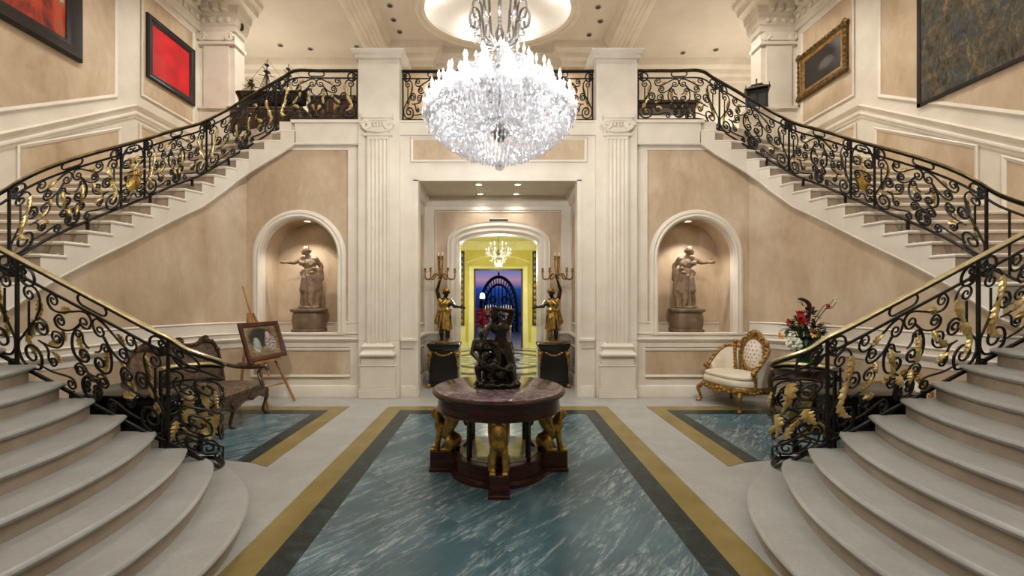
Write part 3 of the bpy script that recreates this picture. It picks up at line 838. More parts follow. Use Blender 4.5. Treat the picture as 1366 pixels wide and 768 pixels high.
def leaf_mesh(mb, rail, u0, fx, u, v, ang, bend, L, W, flip, half):
    L *= .92; W *= (.52 if rail.L > 7 else .64); n = 20; top = []; bot = []
    x, y = u, v; th = R(ang); ds = L/n
    for i in range(n+1):
        t = i/n
        w = W*(math.sin(PI*min(1, t**.65))**.8 if 0 < t < 1 else .08)*(.55+.6*((t*5) % 1.0))
        nx, ny = -math.sin(th), math.cos(th)
        rt = []; rb = []
        for s_ in (-1, -.5, 0, .5, 1):
            a, b = x+nx*w*s_, y+ny*w*s_
            lift = .012+.022*(1-s_*s_)*math.sin(PI*t)+.02*t*t
            rt.append((a, b, lift)); rb.append((a, b, lift-.008-.012*(1-s_*s_)))
        top.append(rt); bot.append(rb)
        x += math.cos(th)*ds; y += math.sin(th)*ds; th += R(bend)/n*2.0
    def mp(q):
        a = q[0] if not flip else 2*half-q[0]
        return rail.map(u0+a*fx, q[1], q[2])
    rg = [[mp(q) for q in a]+[mp(q) for q in b[::-1]] for a, b in zip(top, bot)]
    mb.rings(rg, True, True)

def railing(name, label, rail, panels, sg, rb=.012, feet=(), handmat='brass', handr=(.03, .018), v_bot=.0, extra=None):
    """panels: list of (u0, u1, kind)"""
    root = thing(name, label, 'railing', (0, 0, 0))
    dense = [rail.map(rail.L*i/160, .92) for i in range(161)]
    hm = MB(); w2, h2 = handr; rg = []
    for i in range(161):
        q, T, N = rail.at(rail.L*i/160); c = Vector((q[0], q[1], q[3]))
        rg.append([c+N*(w2*math.cos(a))+Vector((0, 0, h2*math.sin(a))) for a in [2*PI*k/8 for k in range(8)]])
    hm.rings(rg); hm.build('handrail', M[handmat], root)
    def bar(nm, v, r, ua=0, ub=None):
        ub = rail.L if ub is None else ub
        m = MB(); m.tube([rail.map(ua+(ub-ua)*i/120, v) for i in range(121)], r, 4 if nm != 'upper_rail' else 4); return m.build(nm, M['iron'], root, auto=30)
    bar('core_rail', .895, .014); bar('upper_rail', .775, .013); bar('bottom_rail', v_bot, .017)
    for u in sorted({round(p[0], 3) for p in panels}|{round(p[1], 3) for p in panels}):
        m = MB(); m.tube([rail.map(u, -.02), rail.map(u, .90)], .016, 4); m.build('post', M['iron'], root, auto=30)
    for u, dz in feet:
        q, T, N = rail.at(u); m = MB(); m.tube([Vector((q[0], q[1], q[2]-dz)), Vector((q[0], q[1], q[2]+.02))], .02, 4); m.build('foot', M['iron'], root, auto=30)
    for (ua, ub, kind) in panels:
        W = ub-ua
        if kind in ('big', 'bigf'):
            fx = W/1.46
            for flip in (False, True):
                for k, pl in enumerate(HALF):
                    pts = [(1.46-a if flip else a, b) for a, b in pl]
                    m = MB(); r0 = rb*(1.12 if k in (0, 2, 3, 7) else .95)
                    m.tube([rail.map(ua+a*fx, b) for a, b in pts], r0 if len(pts) < 3 else [r0*.8, r0, r0, r0*1.05, r0, r0*.75], 5)
                    m.build('scroll' if k != 1 else 'baluster', M['iron'], root)
                for lf in LEAVES:
                    if W < 1.0 and lf[6] and random.random() < .25: continue
                    m = MB(); leaf_mesh(m, rail, ua, fx, *lf[:6], flip, .73); m.build('acanthus_leaf', M['pgold'], root)
            for k, pl in enumerate(MID):
                m = MB(); m.tube([rail.map(ua+a*fx, b) for a, b in pl], rb, 5); m.build('ring' if k in (0, 5) else 'scroll', M['iron'], root)
        elif kind == 'mask':
            h = W/2; S = lambda pts: [(pts_[0]*W, pts_[1]) for pts_ in pts]
            for flip in (False, True):
                for pl in (sp(S([(.5, .86), (.25, .84), (.08, .72), (.10, .58), (.28, .55)]), (.40*W, .80, 1, 1.2), (.22*W, .62, 1, 1.2)), sp(S([(.06, .30), (.22, .31), (.34, .24), (.30, .14), (.14, .14)]), None, (.18*W, .20, -1, 1.3)),
                           sp(S([(.5, .14), (.42, .13), (.34, .07), (.20, .05), (.10, .08)]), None, (.17*W, .095, -1, 1.1)), sp(S([(.5, .48), (.30, .47), (.16, .42), (.2, .35)]), None, (.27*W, .40, 1, 1.2))):
                    m = MB(); m.tube([rail.map(ua+(W-a if flip else a), b) for a, b in pl], rb, 5); m.build('scroll', M['iron'], root)
                for u, v, ang, L in ((.46*W, .48, 100, .22), (.42*W, .42, 140, .17), (.45*W, .40, 215, .15), (.47*W, .62, 110, .14)):
                    m = MB(); leaf_mesh(m, rail, ua, 1, u, v, ang, 30, L, .04, flip, h); m.build('acanthus_leaf', M['pgold'], root)
            m = MB(); m.rings([[rail.map(ua+h+.115*W/.36*k*math.cos(a), .33+.13*k*math.sin(a)-.02, .035*(1-k*k)+.012) for a in [2*PI*j/16 for j in range(16)]] for k in (1, .75, .45, .1)]+[[rail.map(ua+h+.1*math.cos(a)*.1, .31+.01*math.sin(a), -.012) for a in [2*PI*j/16 for j in range(16)]]]+[[rail.map(ua+h+.115*W/.36*math.cos(a), .31+.13*math.sin(a), .0) for a in [2*PI*j/16 for j in range(16)]]], True, False)
            for k in range(9):
                a = R(20+17.5*k); m.tube([rail.map(ua+h+.08*math.cos(a), .33+.09*math.sin(a), .03), rail.map(ua+h+.12*math.cos(a), .33+.15*math.sin(a), .03)], [.014, .006], 5)
            m.build('shell_boss', M['gold'], root)
        elif kind == 'drum':
            for off, flip in ((0, False), (.5, True)):
                q = W/2
                for pl in (sp(circ((.09, .80), .075, 14, R(150), R(-150)), (.058, .836, 1, 1.2), (.058, .764, -1, 1.2), 2),
                           sp([(.18, .70), (.27, .715), (.36, .66), (.375, .55), (.30, .47), (.20, .45), (.10, .40), (.06, .30), (.11, .21), (.20, .22)], (.20, .63, 1, 1.3), (.16, .30, 1, 1.3)),
                           sp([(.40, .70), (.43, .62), (.40, .54), (.33, .56)], None, (.36, .60, -1, 1.2)), sp([(.05, .62), (.03, .52), (.10, .47), (.16, .52)], None, (.10, .545, 1, 1.2)),
                           sp([(.42, .44), (.35, .40), (.29, .33), (.32, .24), (.40, .23)], None, (.37, .30, 1, 1.2)),
                           sp([(.22, .17), (.13, .175), (.05, .13), (.06, .05), (.14, .03)], None, (.125, .09, 1, 1.3)), sp([(.22, .17), (.31, .175), (.39, .13), (.38, .05), (.30, .03)], None, (.315, .09, -1, 1.3))):
                    m = MB(); m.tube([rail.map(ua+off*W+(q-a*q/.44 if flip else a*q/.44), b) for a, b in pl], rb, 5); m.build('scroll', M['iron'], root)
                for u, v, ang, bd, L, w_ in ((.20, .68, 255, 25, .32, .09), (.30, .45, 235, 30, .28, .085), (.30, .36, -60, 20, .20, .07), (.12, .40, 262, -10, .24, .075), (.36, .66, -80, 10, .22, .06), (.22, .20, 100, 20, .2, .07)):
                    m = MB(); leaf_mesh(m, rail, ua+off*W, q/.44, u, v, ang, bd, L*.85, w_*.75, flip, .22); m.build('acanthus_leaf', M['pgold'], root)
        elif kind == 'bars':
            for k in range(1, 4):
                m = MB(); m.tube([rail.map(ua+W*k/4, 0), rail.map(ua+W*k/4, .78)], .011, 4); m.build('baluster', M['iron'], root)
    return root

def lower_rail(sg):
    zl = lambda x: LR*(3+(x-2.70)/.275)-.06
    pts = []
    for x in (5.6, 5.2, 4.8, 4.2, 3.9, 3.6, 3.3, 3.05):
        pts.append((sg*x, 3.80, zl(x), zl(x)+.93))
    pts.append((sg*2.88, 3.82, zl(2.88), zl(2.88)+.93))
    main = Rail(pts)
    return main
for sg in (-1, 1):
    r = lower_rail(sg)
    uP = r.find(lambda q: abs(q[0]) < 4.22); 
    who = 'beside the brown settee' if sg < 0 else 'in front of the flower vase'
    # continue into the volute drum
    zb0, zt0 = r.p[-1][2], r.p[-1][3]
    pts = list(r.p[::10])
    if pts[-1] != r.p[-1]: pts.append(r.p[-1])
    cx, cy, rr = 2.87, 4.08, .25
    for i in range(1, 13):
        a = -PI/2+2*PI*.80*i/12; f = i/12
        x = cx-rr*math.cos(a)*1.0; y = cy+rr*math.sin(a)
        zb = lerp(zb0, LR+.02, min(1, f*3.2)); zt = lerp(zt0, 1.10, min(1, f*2.2)**.7)
        pts.append((sg*x, y, zb, zt))
    rail = Rail(pts)
    ud = rail.find(lambda q: abs(q[0]) < 2.90)
    railing('stair_railing', 'black iron lower-flight railing with gold leaves and drum end '+who, rail,
            [(.02, uP, 'big'), (uP, ud, 'big'), (ud, rail.L-.01, 'drum')], sg,
            feet=[(rail.find(lambda q: abs(q[0]) < x), .10) for x in (5.2, 4.25, 3.72, 2.92)], rb=.0098)

for sg in (-1, 1):
    pts = []
    def inset(k):
        a = SK[max(k-1, 0)]; b = SK[min(k+1, 18)]; d = Vector((b[0]-a[0], b[1]-a[1])).normalized(); n = Vector((-d.y, d.x))
        if n.x < 0 and k > 4: n = -n
        if k <= 4 and n.y < 0: n = -n
        return SK[k][0]+n.x*.08, SK[k][1]+n.y*.08
    zl = [GZ+.04]+[SZ[k]+.10 for k in range(1, 19)]
    for x in (2.50, 2.8, 3.2): pts.append((sg*x, 7.78, GZ+.045, GZ+.92))
    pts.append((sg*3.62, 7.78, GZ+.05, GZ+.92))
    for k in range(1, 19):
        x, y = inset(k); pts.append((sg*x, y, zl[k], zl[k]+.88))
    pts.append((sg*6.2, 4.62, zl[18], zl[18]+.88))
    rail = Rail(pts)
    fx = lambda px: rail.find(lambda q: (CX+abs(q[0])*-1*FPX/q[1]) < px)
    us = [0.015]+[fx(p) for p in (369, 276, 195, 164, 13)]
    pan = [(us[0], us[1], 'big'), (us[1], us[2], 'big'), (us[2], us[3], 'big'), (us[3], us[4], 'mask'), (us[4], us[5], 'big'), (us[5], rail.L-.02, 'bars')]
    who = 'below the red painting' if sg < 0 else 'below the small gold-framed painting'
    railing('stair_railing', 'black iron upper-flight and landing railing with gold leaves '+who, rail, pan, sg,
            feet=[(rail.find(lambda q: abs(q[0]) > SK[k][0] and q[1] < 7.75), .12) for k in (2, 5, 8, 11, 14, 17)], handmat='dbrass', rb=.0115)
rail = Rail([(x, 7.80, GZ+.04, GZ+.92) for x in (-1.72, -1.0, 0, 1.0, 1.72)])
railing('gallery_railing', 'black iron balcony railing with gold leaves behind the large chandelier', rail, [(.02, 1.12, 'big'), (1.12, 2.32, 'big'), (2.32, 3.42, 'big')], 1, handmat='iron', rb=.0115)
# ================================================================ figures
def body(mb, J, H=1.0, face=(0, -1, 0), female=True, hair=True):
    """one human body laid out as overlapping tapered volumes (welded later); joints in metres"""
    V = {k: Vector(v) for k, v in J.items()}; h = H
    F = Vector(face).normalized()
    c = lambda a, ra, b, rb: mb.cap(V[a] if isinstance(a, str) else a, ra*h, V[b] if isinstance(b, str) else b, rb*h)
    sh = (V['shL']+V['shR'])/2; hp = (V['hipL']+V['hipR'])/2
    side = (V['shL']-V['shR']).normalized()
    c('pelvis', .085, 'belly', .075); c('belly', .072, 'chest', .092); c('chest', .09, sh, .06)
    c('hipL', .075, 'hipR', .075); c('shL', .042, 'shR', .042); c(V['chest']+side*.05*h, .07, V['chest']-side*.05*h, .07)
    if female:
        for s_ in (-1, 1): mb.ell(V['chest']+side*(.045*s_*h)+F*.075*h, .042*h)
        mb.ell(V['pelvis']-F*.04*h, (.10*h, .08*h, .08*h))
    c(sh, .036, 'head', .034)
    hd = V['head']; up = Vector((0, 0, 1)); up = (up-F*up.dot(F)).normalized(); rt = up.cross(F)
    mb.ell(hd, (.052*h, .062*h, .07*h)); mb.ell(hd+F*.018*h-up*.035*h, (.036*h, .04*h, .04*h))
    mb.cap(hd+F*.058*h+up*.008*h, .007*h, hd+F*.068*h-up*.016*h, .011*h)                 # nose
    mb.cap(hd+F*.056*h-up*.037*h-rt*.014*h, .007*h, hd+F*.056*h-up*.037*h+rt*.014*h, .007*h)     # lips
    mb.ell(hd+F*.045*h-up*.06*h, .016*h)                                                # chin
    for s_ in (-1, 1):
        mb.cap(hd+F*.052*h+up*.02*h+rt*.01*s_*h, .007*h, hd+F*.044*h+up*.02*h+rt*.034*s_*h, .007*h)   # brow
        mb.ell(hd+rt*.05*s_*h-up*.005*h, (.012*h, .014*h, .02*h))                           # ear
        mb.ell(hd+F*.048*h+up*.004*h+rt*.02*s_*h, .009*h)                                  # eye
    if hair:
        for i in range(26):
            a = random.uniform(0, 2*PI); b = random.uniform(-.2, 1.2)
            d = (rt*math.cos(a)+F*math.sin(a)*.9)*math.cos(b)+up*math.sin(b)
            if d.dot(F) > .55 and d.dot(up) < .65: continue
            mb.ell(hd+d*.06*h, .018*h)
        mb.ell(hd-F*.06*h-up*.0*h, .034*h)
    for s_ in 'LR':
        c('sh'+s_, .044, 'el'+s_, .033); c('el'+s_, .034, 'ha'+s_, .022)
        c('hip'+s_, .078, 'kn'+s_, .05); c('kn'+s_, .05, 'an'+s_, .03)
        kn, an = V['kn'+s_], V['an'+s_]; mb.ell(kn.lerp(an, .3)-F*.012*h, (.045*h, .05*h, .075*h))
        c('an'+s_, .032, 'toe'+s_, .022); t = V['toe'+s_]
        fd = (t-an); fd.z = 0; fd = fd.normalized() if fd.length > 1e-4 else F
        sd = Vector((-fd.y, fd.x, 0))
        for k in range(5): mb.cap(t+sd*(k-2)*.011*h, .011*h, t+sd*(k-2)*.013*h+fd*(.028-.003*k)*h-Vector((0, 0, .008*h)), .008*h, 6)
        hand(mb, V['el'+s_], V['ha'+s_], h, 1 if s_ == 'L' else -1)
def hand(mb, el, wr, h, sd, curl_=.35):
    d = (wr-el).normalized(); up = Vector((0, 0, 1))
    s = d.cross(up); s = s.normalized() if s.length > 1e-3 else Vector((1, 0, 0)); n = s.cross(d)
    p = wr+d*.035*h
    mb.cap(wr, .021*h, p+d*.015*h, .024*h)
    for k, L in enumerate((.042, .05, .047, .036)):
        b = p+d*.03*h+n*(.018-.012*k)*h; m = b+d*L*.5*h; e = m+(d*math.cos(.6)-s*sd*math.sin(.6))*L*.5*h
        mb.cap(b, .0085*h, m, .008*h, 6); mb.cap(m, .008*h, e, .0065*h, 6)
    b = wr+d*.015*h+n*.018*h; m = b+(n+d*.7).normalized()*.032*h; mb.cap(b, .011*h, m, .009*h, 6); mb.cap(m, .009*h, m+d*.024*h, .007*h, 6)

def skirt(mb, top_c, top_r, bot_c, bot_r, folds=9, amp=.16, n=48, tw=.5, steps=12, ph=0):
    rg = []
    for i in range(steps+1):
        t = i/steps; c = Vector(top_c).lerp(Vector(bot_c), t)
        rx = lerp(top_r[0], bot_r[0], t**.8); ry = lerp(top_r[1], bot_r[1], t**.8); r_ = []
        for j in range(n):
            a = 2*PI*j/n; k = 1+amp*(.25+t*.75)*math.sin(folds*a+tw*t*3+ph)+amp*.4*math.sin((folds+3)*a+ph*2)
            r_.append(c+Vector((rx*math.cos(a)*k, ry*math.sin(a)*k, .02*math.sin(3*a+ph)*t)))
        rg.append(r_)
    return mb.rings(rg)

def mirror_x(mb): mb.v = [(-x, y, z) for x, y, z in mb.v]; mb.f = [tuple(reversed(f)) for f in mb.f]; return mb

# ---- niche statues on barrel plinths (left one reaches to the left)
def niche_statue(sg, label, plabel):
    random.seed(5)
    x0, y0 = sg*3.50, 8.08
    t = thing('plinth', plabel, 'plinth', (x0, y0, 1.136))
    m = MB(); pr = [(.262, 0), (.27, .02), (.265, .05), (.235, .06), (.245, .10), (.255, .20), (.25, .30), (.235, .345), (.24, .36)]
    def sq(r, z, k=.13): # rounded square ring
        o = []
        for i in range(32):
            a = 2*PI*i/32; ca, sa = math.cos(a), math.sin(a); q = 1/(abs(ca)**5+abs(sa)**5)**.2
            o.append((r*q*ca, r*q*sa, z))
        return o
    m.rings([sq(r, z) for r, z in pr]); m.build('body', M['plinth'], t)
    m = MB(); m.rings([sq(r, z) for r, z in ((.25, .36), (.275, .375), (.285, .40), (.28, .42), (.255, .43))]); m.build('top_slab', M['plinth'], t)
    st = thing('statue', label, 'statue', (x0, y0, 1.566))
    H = 1.16
    J = dict(pelvis=(.02, 0, .58), belly=(.01, .01, .70), chest=(-.01, 0, .83), head=(-.055, -.03, 1.07),
             shL=(.115, .02, .915), shR=(-.125, -.01, .915), elR=(-.25, -.06, .845), haR=(-.36, -.10, .845), elL=(.19, .09, .77), haL=(.165, .05, .62),
             hipL=(.07, 0, .55), hipR=(-.05, 0, .55), knL=(.10, -.05, .31), knR=(-.06, -.07, .32), anL=(.09, .02, .07), anR=(-.07, 0, .07), toeL=(.11, -.08, .035), toeR=(-.09, -.09, .035))
    f = Vector((-.65, -.75, .05))
    m = MB(); body(m, J, H, f)
    m.ell((0, 0, .02), (.22, .17, .03), 20, 6)
    skirt(m, (0, .0, .72), (.13, .105, 0), (.03, .01, .03), (.155, .135, 0), 7, .20, ph=.4, tw=1.1)
    m.cap((-.05, -.07, .55), .07, (-.08, -.10, .34), .06); m.cap((.07, -.02, .6), .09, (.13, .02, .35), .085)
    m.cap((.16, .03, .72), .04, (.18, .04, .30), .055); m.cap((.18, .04, .3), .055, (.14, .05, .05), .04)
    m.cap((-.13, -.05, .66), .03, (.12, -.06, .74), .035); m.cap((-.12, -.06, .62), .025, (.10, -.09, .66), .03)
    m.cap((.19, .07, .82), .035, (.20, .06, .55), .045); m.cap((-.10, -.09, .5), .02, (-.12, -.06, .08), .03); m.cap((.02, -.12, .6), .02, (.05, -.12, .1), .025)
    m.cap((-.12, -.02, .90), .03, (.05, -.07, .80), .03)
    if sg > 0: mirror_x(m)
    sculpt('figure', m, M['statue'], st, .009, 3)
niche_statue(-1, 'brown draped female statue reaching out over the easel side of its niche', 'brown barrel-sided plinth under the statue behind the easel')
niche_statue(1, 'brown draped female statue reaching out above the cream armchair', 'brown barrel-sided plinth under the statue above the cream armchair')

# ---- torchere figures on black pedestals
def torchere(sg, label, plabel):
    random.seed(11)
    x0, y0 = sg*1.09+.02, 8.78
    p = thing('pedestal', plabel, 'pedestal', (x0, y0, 0))
    def taper(m, z0, z1, h0, h1, d0, d1): m.rings([[(-h, -d, z), (h, -d, z), (h, d, z), (-h, d, z)] for h, d, z in ((h0, d0, z0), (h1, d1, z1))])
    m = MB(); taper(m, .10, .74, .285, .275, .225, .22); m.build('cabinet', M['black'], p, bevel=.01)
    m = MB(); taper(m, .04, .10, .31, .29, .25, .24); m.build('base', M['black'], p, bevel=.01)
    m = MB(); taper(m, .74, .80, .285, .31, .23, .25); taper(m, .80, .86, .32, .32, .26, .26); m.build('top', M['black'], p, bevel=.012)
    for sx in (-1, 1):
        for sy in (-1, 1):
            m = MB(); m.ell((sx*.29, sy*.23, .04), (.055, .06, .04)); [m.cap((sx*.29+k*.02, sy*.23-.04, .03), .018, (sx*.29+k*.024, sy*.23-.075, .018), .014, 6) for k in (-1, 0, 1)]
            m.build('paw_foot', M['gilt'], p)
        m = MB(); m.ell((sx*.27, -.225, .64), (.045, .03, .06)); m.tube([(sx*.27, -.225, .62), (sx*.28, -.235, .5), (sx*.275, -.225, .42)], [.03, .02, .008], 6)
        for k in range(5): a = R(30*k-150 if sx < 0 else 30*k-90); m.tube([(sx*.25, -.225, .66), (sx*.25+.05*math.cos(a+PI), -.235, .69+.03*abs(math.sin(a)))], [.015, .006], 5)
        m.build('gilt_mount', M['gilt'], p)
    m = MB()
    for k in range(-3, 4): m.ell((k*.05, -.222, .66-.012*(9-k*k)*.5+.02), (.03, .014, .018), 8, 6)
    m.build('gilt_garland', M['gold'], p)
    t = thing('torchere', label, 'statue', (x0, y0, .861)); H = 1.08; s = 1.0
    J = dict(pelvis=(0, 0, .54), belly=(.0, 0, .65), chest=(-.0, 0, .77), head=(.035, -.03, 1.0),
             shL=(.105, 0, .85), shR=(-.105, .0, .86), elR=(-.155, 0, 1.05), haR=(-.095, -.01, 1.25), elL=(.20, -.05, .73), haL=(.31, -.09, .715),
             hipL=(.055, 0, .51), hipR=(-.055, 0, .51), knL=(.06, -.03, .28), knR=(-.06, -.05, .29), anL=(.065, .02, .07), anR=(-.06, 0, .07), toeL=(.08, -.08, .04), toeR=(-.08, -.1, .04))
    fc = Vector((.55, -.8, 0))
    m = MB(); body(m, J, H, fc)
    if sg > 0: mirror_x(m)
    b = sculpt('body', m, M['bronze'], t, .008, 2)
    m = MB()      # gilded tunic
    skirt(m, (0, 0, .67), (.10, .085, 0), (0, 0, .26), (.145, .12, 0), 8, .13, ph=1)
    m.cap((0, 0, .66), .09, (0, 0, .80), .10); m.cap((-.05, 0, .78), .085, (.05, 0, .78), .085)
    m.cap((-.10, -.02, .86), .05, (.08, -.06, .66), .045); m.cap((.10, 0, .85), .052, (.06, -.04, .78), .05)
    for k in range(10): a = 2*PI*k/10; m.ell((.115*math.cos(a), .10*math.sin(a), .655), .03)
    m.cap((-.11, .0, .62), .045, (-.16, .01, .42), .06); 
    if sg > 0: m.cap((.05, -.06, .5), .06, (.07, -.02, .10), .05)
    for s_ in (-1, 1): m.ell((s_*.045, -.075, .775), .05)
    if sg > 0: mirror_x(m)
    sculpt('gilded_tunic', m, M['gold'], t, .009, 2)
    m = MB(); hd = Vector(J['head']); m.ell(hd+Vector((0, .01, .055)), (.07, .07, .045), 12, 8); m.tube([hd+Vector((.068*math.cos(a), .072*math.sin(a), .04)) for a in [2*PI*i/16 for i in range(16)]], .014, 6, True)
    if sg > 0: mirror_x(m)
    m.build('turban', M['gold'], t)
    m = MB(); m.lathe([(.20, 0), (.20, .025), (.18, .035)], 24); m.build('foot_plate', M['gilt'], t)
    # candelabrum
    hx = -.095*(1 if sg < 0 else -1); c0 = Vector((hx, -.01, 1.29))
    m = MB(); m.lathe([(.012, -.06), (.03, -.02), (.02, .02), (.035, .07), (.015, .12), (.02, .20), (.01, .24)], 10, c0)
    cd = m.build('candelabrum_stem', M['gilt'], t)
    arms = [(-1, 0, .30, .06), (1, 0, .30, .06), (-.75, -.65, .23, .07), (.75, -.65, .23, .07), (-.3, .6, .13, .32), (.35, .4, .13, .32), (0, -.5, .10, .30)]
    if sg > 0: arms = [(-a, b, c, d) for a, b, c, d in arms]
    for ax, ay, L, up in arms:
        e = c0+Vector((ax*L, ay*L*.7, up+.06)); k = Vector((ax, ay*.7, 0))
        m = MB(); m.tube(crom([tuple(c0+Vector((0, 0, .06))), tuple(c0+k*L*.35+Vector((0, 0, .09))), tuple(c0+k*L*.6+Vector((0, 0, .0 if up < .2 else .14))), tuple(c0+k*L*.95+Vector((0, 0, .0 if up < .2 else up-.08))), tuple(e)], 5), [.02, .017, .014], 6)
        m.ell(c0+k*L*.35+Vector((0, 0, .09)), .022, 8, 6)
        a = m.build('candle_arm', M['gilt'], t)
        m = MB(); m.lathe([(.012, 0), (.042, .012), (.04, .02), (.016, .03), (.02, .06), (.03, .075), (.026, .085)], 10, e); m.build('candle_cup', M['gilt'], a)
        if up > .3:
            m = MB(); m.lathe([(.013, .08), (.013, .15), (.004, .16)], 8, e); m.build('candle', M['candle'], a)
torchere(-1, 'gilt and black torchere figure raising a candelabrum, left of the archway, on short tunic', 'black gilt-mounted pedestal under the figure left of the archway')
torchere(1, 'gilt and black torchere figure in long robe raising a candelabrum, right of the archway', 'black gilt-mounted pedestal under the figure right of the archway')

# ---- centre table
TX, TY = .01, 4.47
TH, TR = .85, .675
def centre_table():
    t = thing('centre_table', 'round mahogany table with purple marble top and gilded winged sphinx legs', 'table', (TX, TY, 0))
    m = MB(); m.lathe([(TR-.03, TH-.03), (TR-.025, TH-.006), (TR-.04, TH)], 72); m.build('marble_top', M['tabletop'], t)
    m = MB(); m.lathe([(TR-.06, TH-.06), (TR-.01, TH-.055), (TR+.005, TH-.03), (TR-.005, TH-.012), (TR-.026, TH-.01), (TR-.05, TH-.012)], 72); m.build('rim_moulding', M['wood'], t)
    m = MB(); m.lathe([(TR-.06, TH-.21), (TR-.045, TH-.205), (TR-.045, TH-.19), (TR-.055, TH-.185), (TR-.055, TH-.06), (TR-.07, TH-.055)], 72); m.build('apron', M['wood'], t)
    m = MB(); m.lathe([(.50, .0), (.50, .035), (.46, .05), (.46, .17), (.48, .18), (.48, .20), (.44, .205)], 64); m.build('base_drum', M['wood'], t)
    m = MB(); m.lathe([(.40, .20), (.40, .212), (.38, .216)], 64); m.build('shelf_inlay', M['pale_marble'], t)
    for k in range(4):
        a = R(45+90*k); x, y = .40*math.cos(a), .40*math.sin(a)
        m = MB(); m.box(-.02, .02, -.02, .02, .20, TH-.2); m.xf(Matrix.Translation((x, y, 0)) @ Matrix.Rotation(a, 4, 'Z')); m.build('upright', M['black'], t, bevel=.005)
    # sphinx leg, facing outwards along +x
    m = MB(); m.box(.28, .695, -.085, .085, 0, .205); m.box(.27, .705, -.095, .095, 0, .04)
    blk = m.build('leg_block', M['wood'], t, bevel=.006)
    m = MB()
    m.ell((.40, 0, .30), (.085, .075, .09)); m.cap((.42, 0, .32), .07, (.53, 0, .46), .075); m.cap((.53, 0, .46), .07, (.55, 0, .54), .045)
    for s_ in (-1, 1):
        m.cap((.535, s_*.05, .42), .036, (.565, s_*.055, .26), .026); m.cap((.565, s_*.055, .26), .026, (.575, s_*.055, .215), .03); m.ell((.60, s_*.055, .218), (.04, .032, .022))
        m.ell((.43, s_*.07, .28), (.075, .032, .07)); m.cap((.43, s_*.075, .225), .025, (.51, s_*.075, .22), .024); 
        for q in range(3): m.ell((.625, s_*.055+(q-1)*.018, .214), (.018, .01, .014), 6, 5)
        m.ell((.545, s_*.032, .475), .03)
    m.ell((.575, 0, .585), (.052, .05, .062)); m.ell((.595, 0, .565), (.036, .035, .04)); m.cap((.624, 0, .59), .008, (.634, 0, .572), .011)
    for s_ in (-1, 1): m.ell((.618, s_*.02, .592), .009); m.cap((.57, s_*.045, .60), .02, (.55, s_*.055, .50), .022)
    m.cap((.618, -.012, .552), .007, (.618, .012, .552), .007); m.ell((.555, 0, .625), (.055, .052, .03))
    m.v = [(x+.062, y, .2+(z-.2)*.96) for x, y, z in m.v]
    sp = sculpt('sphinx', m, M['gold'], t, .008, 2)
    m = MB()
    for s_ in (-1, 1):
        sec = []
        for i in range(11):
            u = i/10; x = lerp(.50, .41, u)-.03*math.sin(PI*u); z = lerp(.36, TH-.205, u); w = lerp(.045, .085, u)*(1 if u > 0.05 else .5)
            sec.append([(x+.0+w*math.cos(a)*1.1, s_*(.062+.012*u)+.014*math.sin(a), z) for a in [2*PI*j/10 for j in range(10)]])
        m.rings(sec)
        for q in range(5): m.tube([(.50-.02*q, s_*(.078), .42+.03*q), (.44-.015*q+.03, s_*.088, .52+.02*q), (.43-.012*q+.03, s_*.09, TH-.215)], [.008, .012, .01], 5)
    m.v = [(x+.05, y, z) for x, y, z in m.v]
    wg = m.build('wings', M['gold'], sp)
    m = MB(); m.tube(crom([(.36, 0, .23), (.31, 0, .30), (.26, 0, .40), (.27, 0, .50), (.315, 0, .535), (.35, 0, .50), (.335, 0, .455), (.31, 0, .46)], 5), [.018, .014, .012, .012, .011, .016, .006], 6); tl = m.build('tail_scroll', M['black'], sp)
    for k, a in enumerate((-90, 0, 90, 180)):
        if k == 0:
            blk.rotation_euler = sp.rotation_euler = (0, 0, R(a))
        else:
            dup_part(blk, t, rz=R(a)); dup_part(sp, t, rz=R(a))
    m = MB(); m.lathe([(.12, .21), (.14, .22), (.11, .25), (.085, .3), (.085, .6), (.11, .64)], 24)
centre_table()

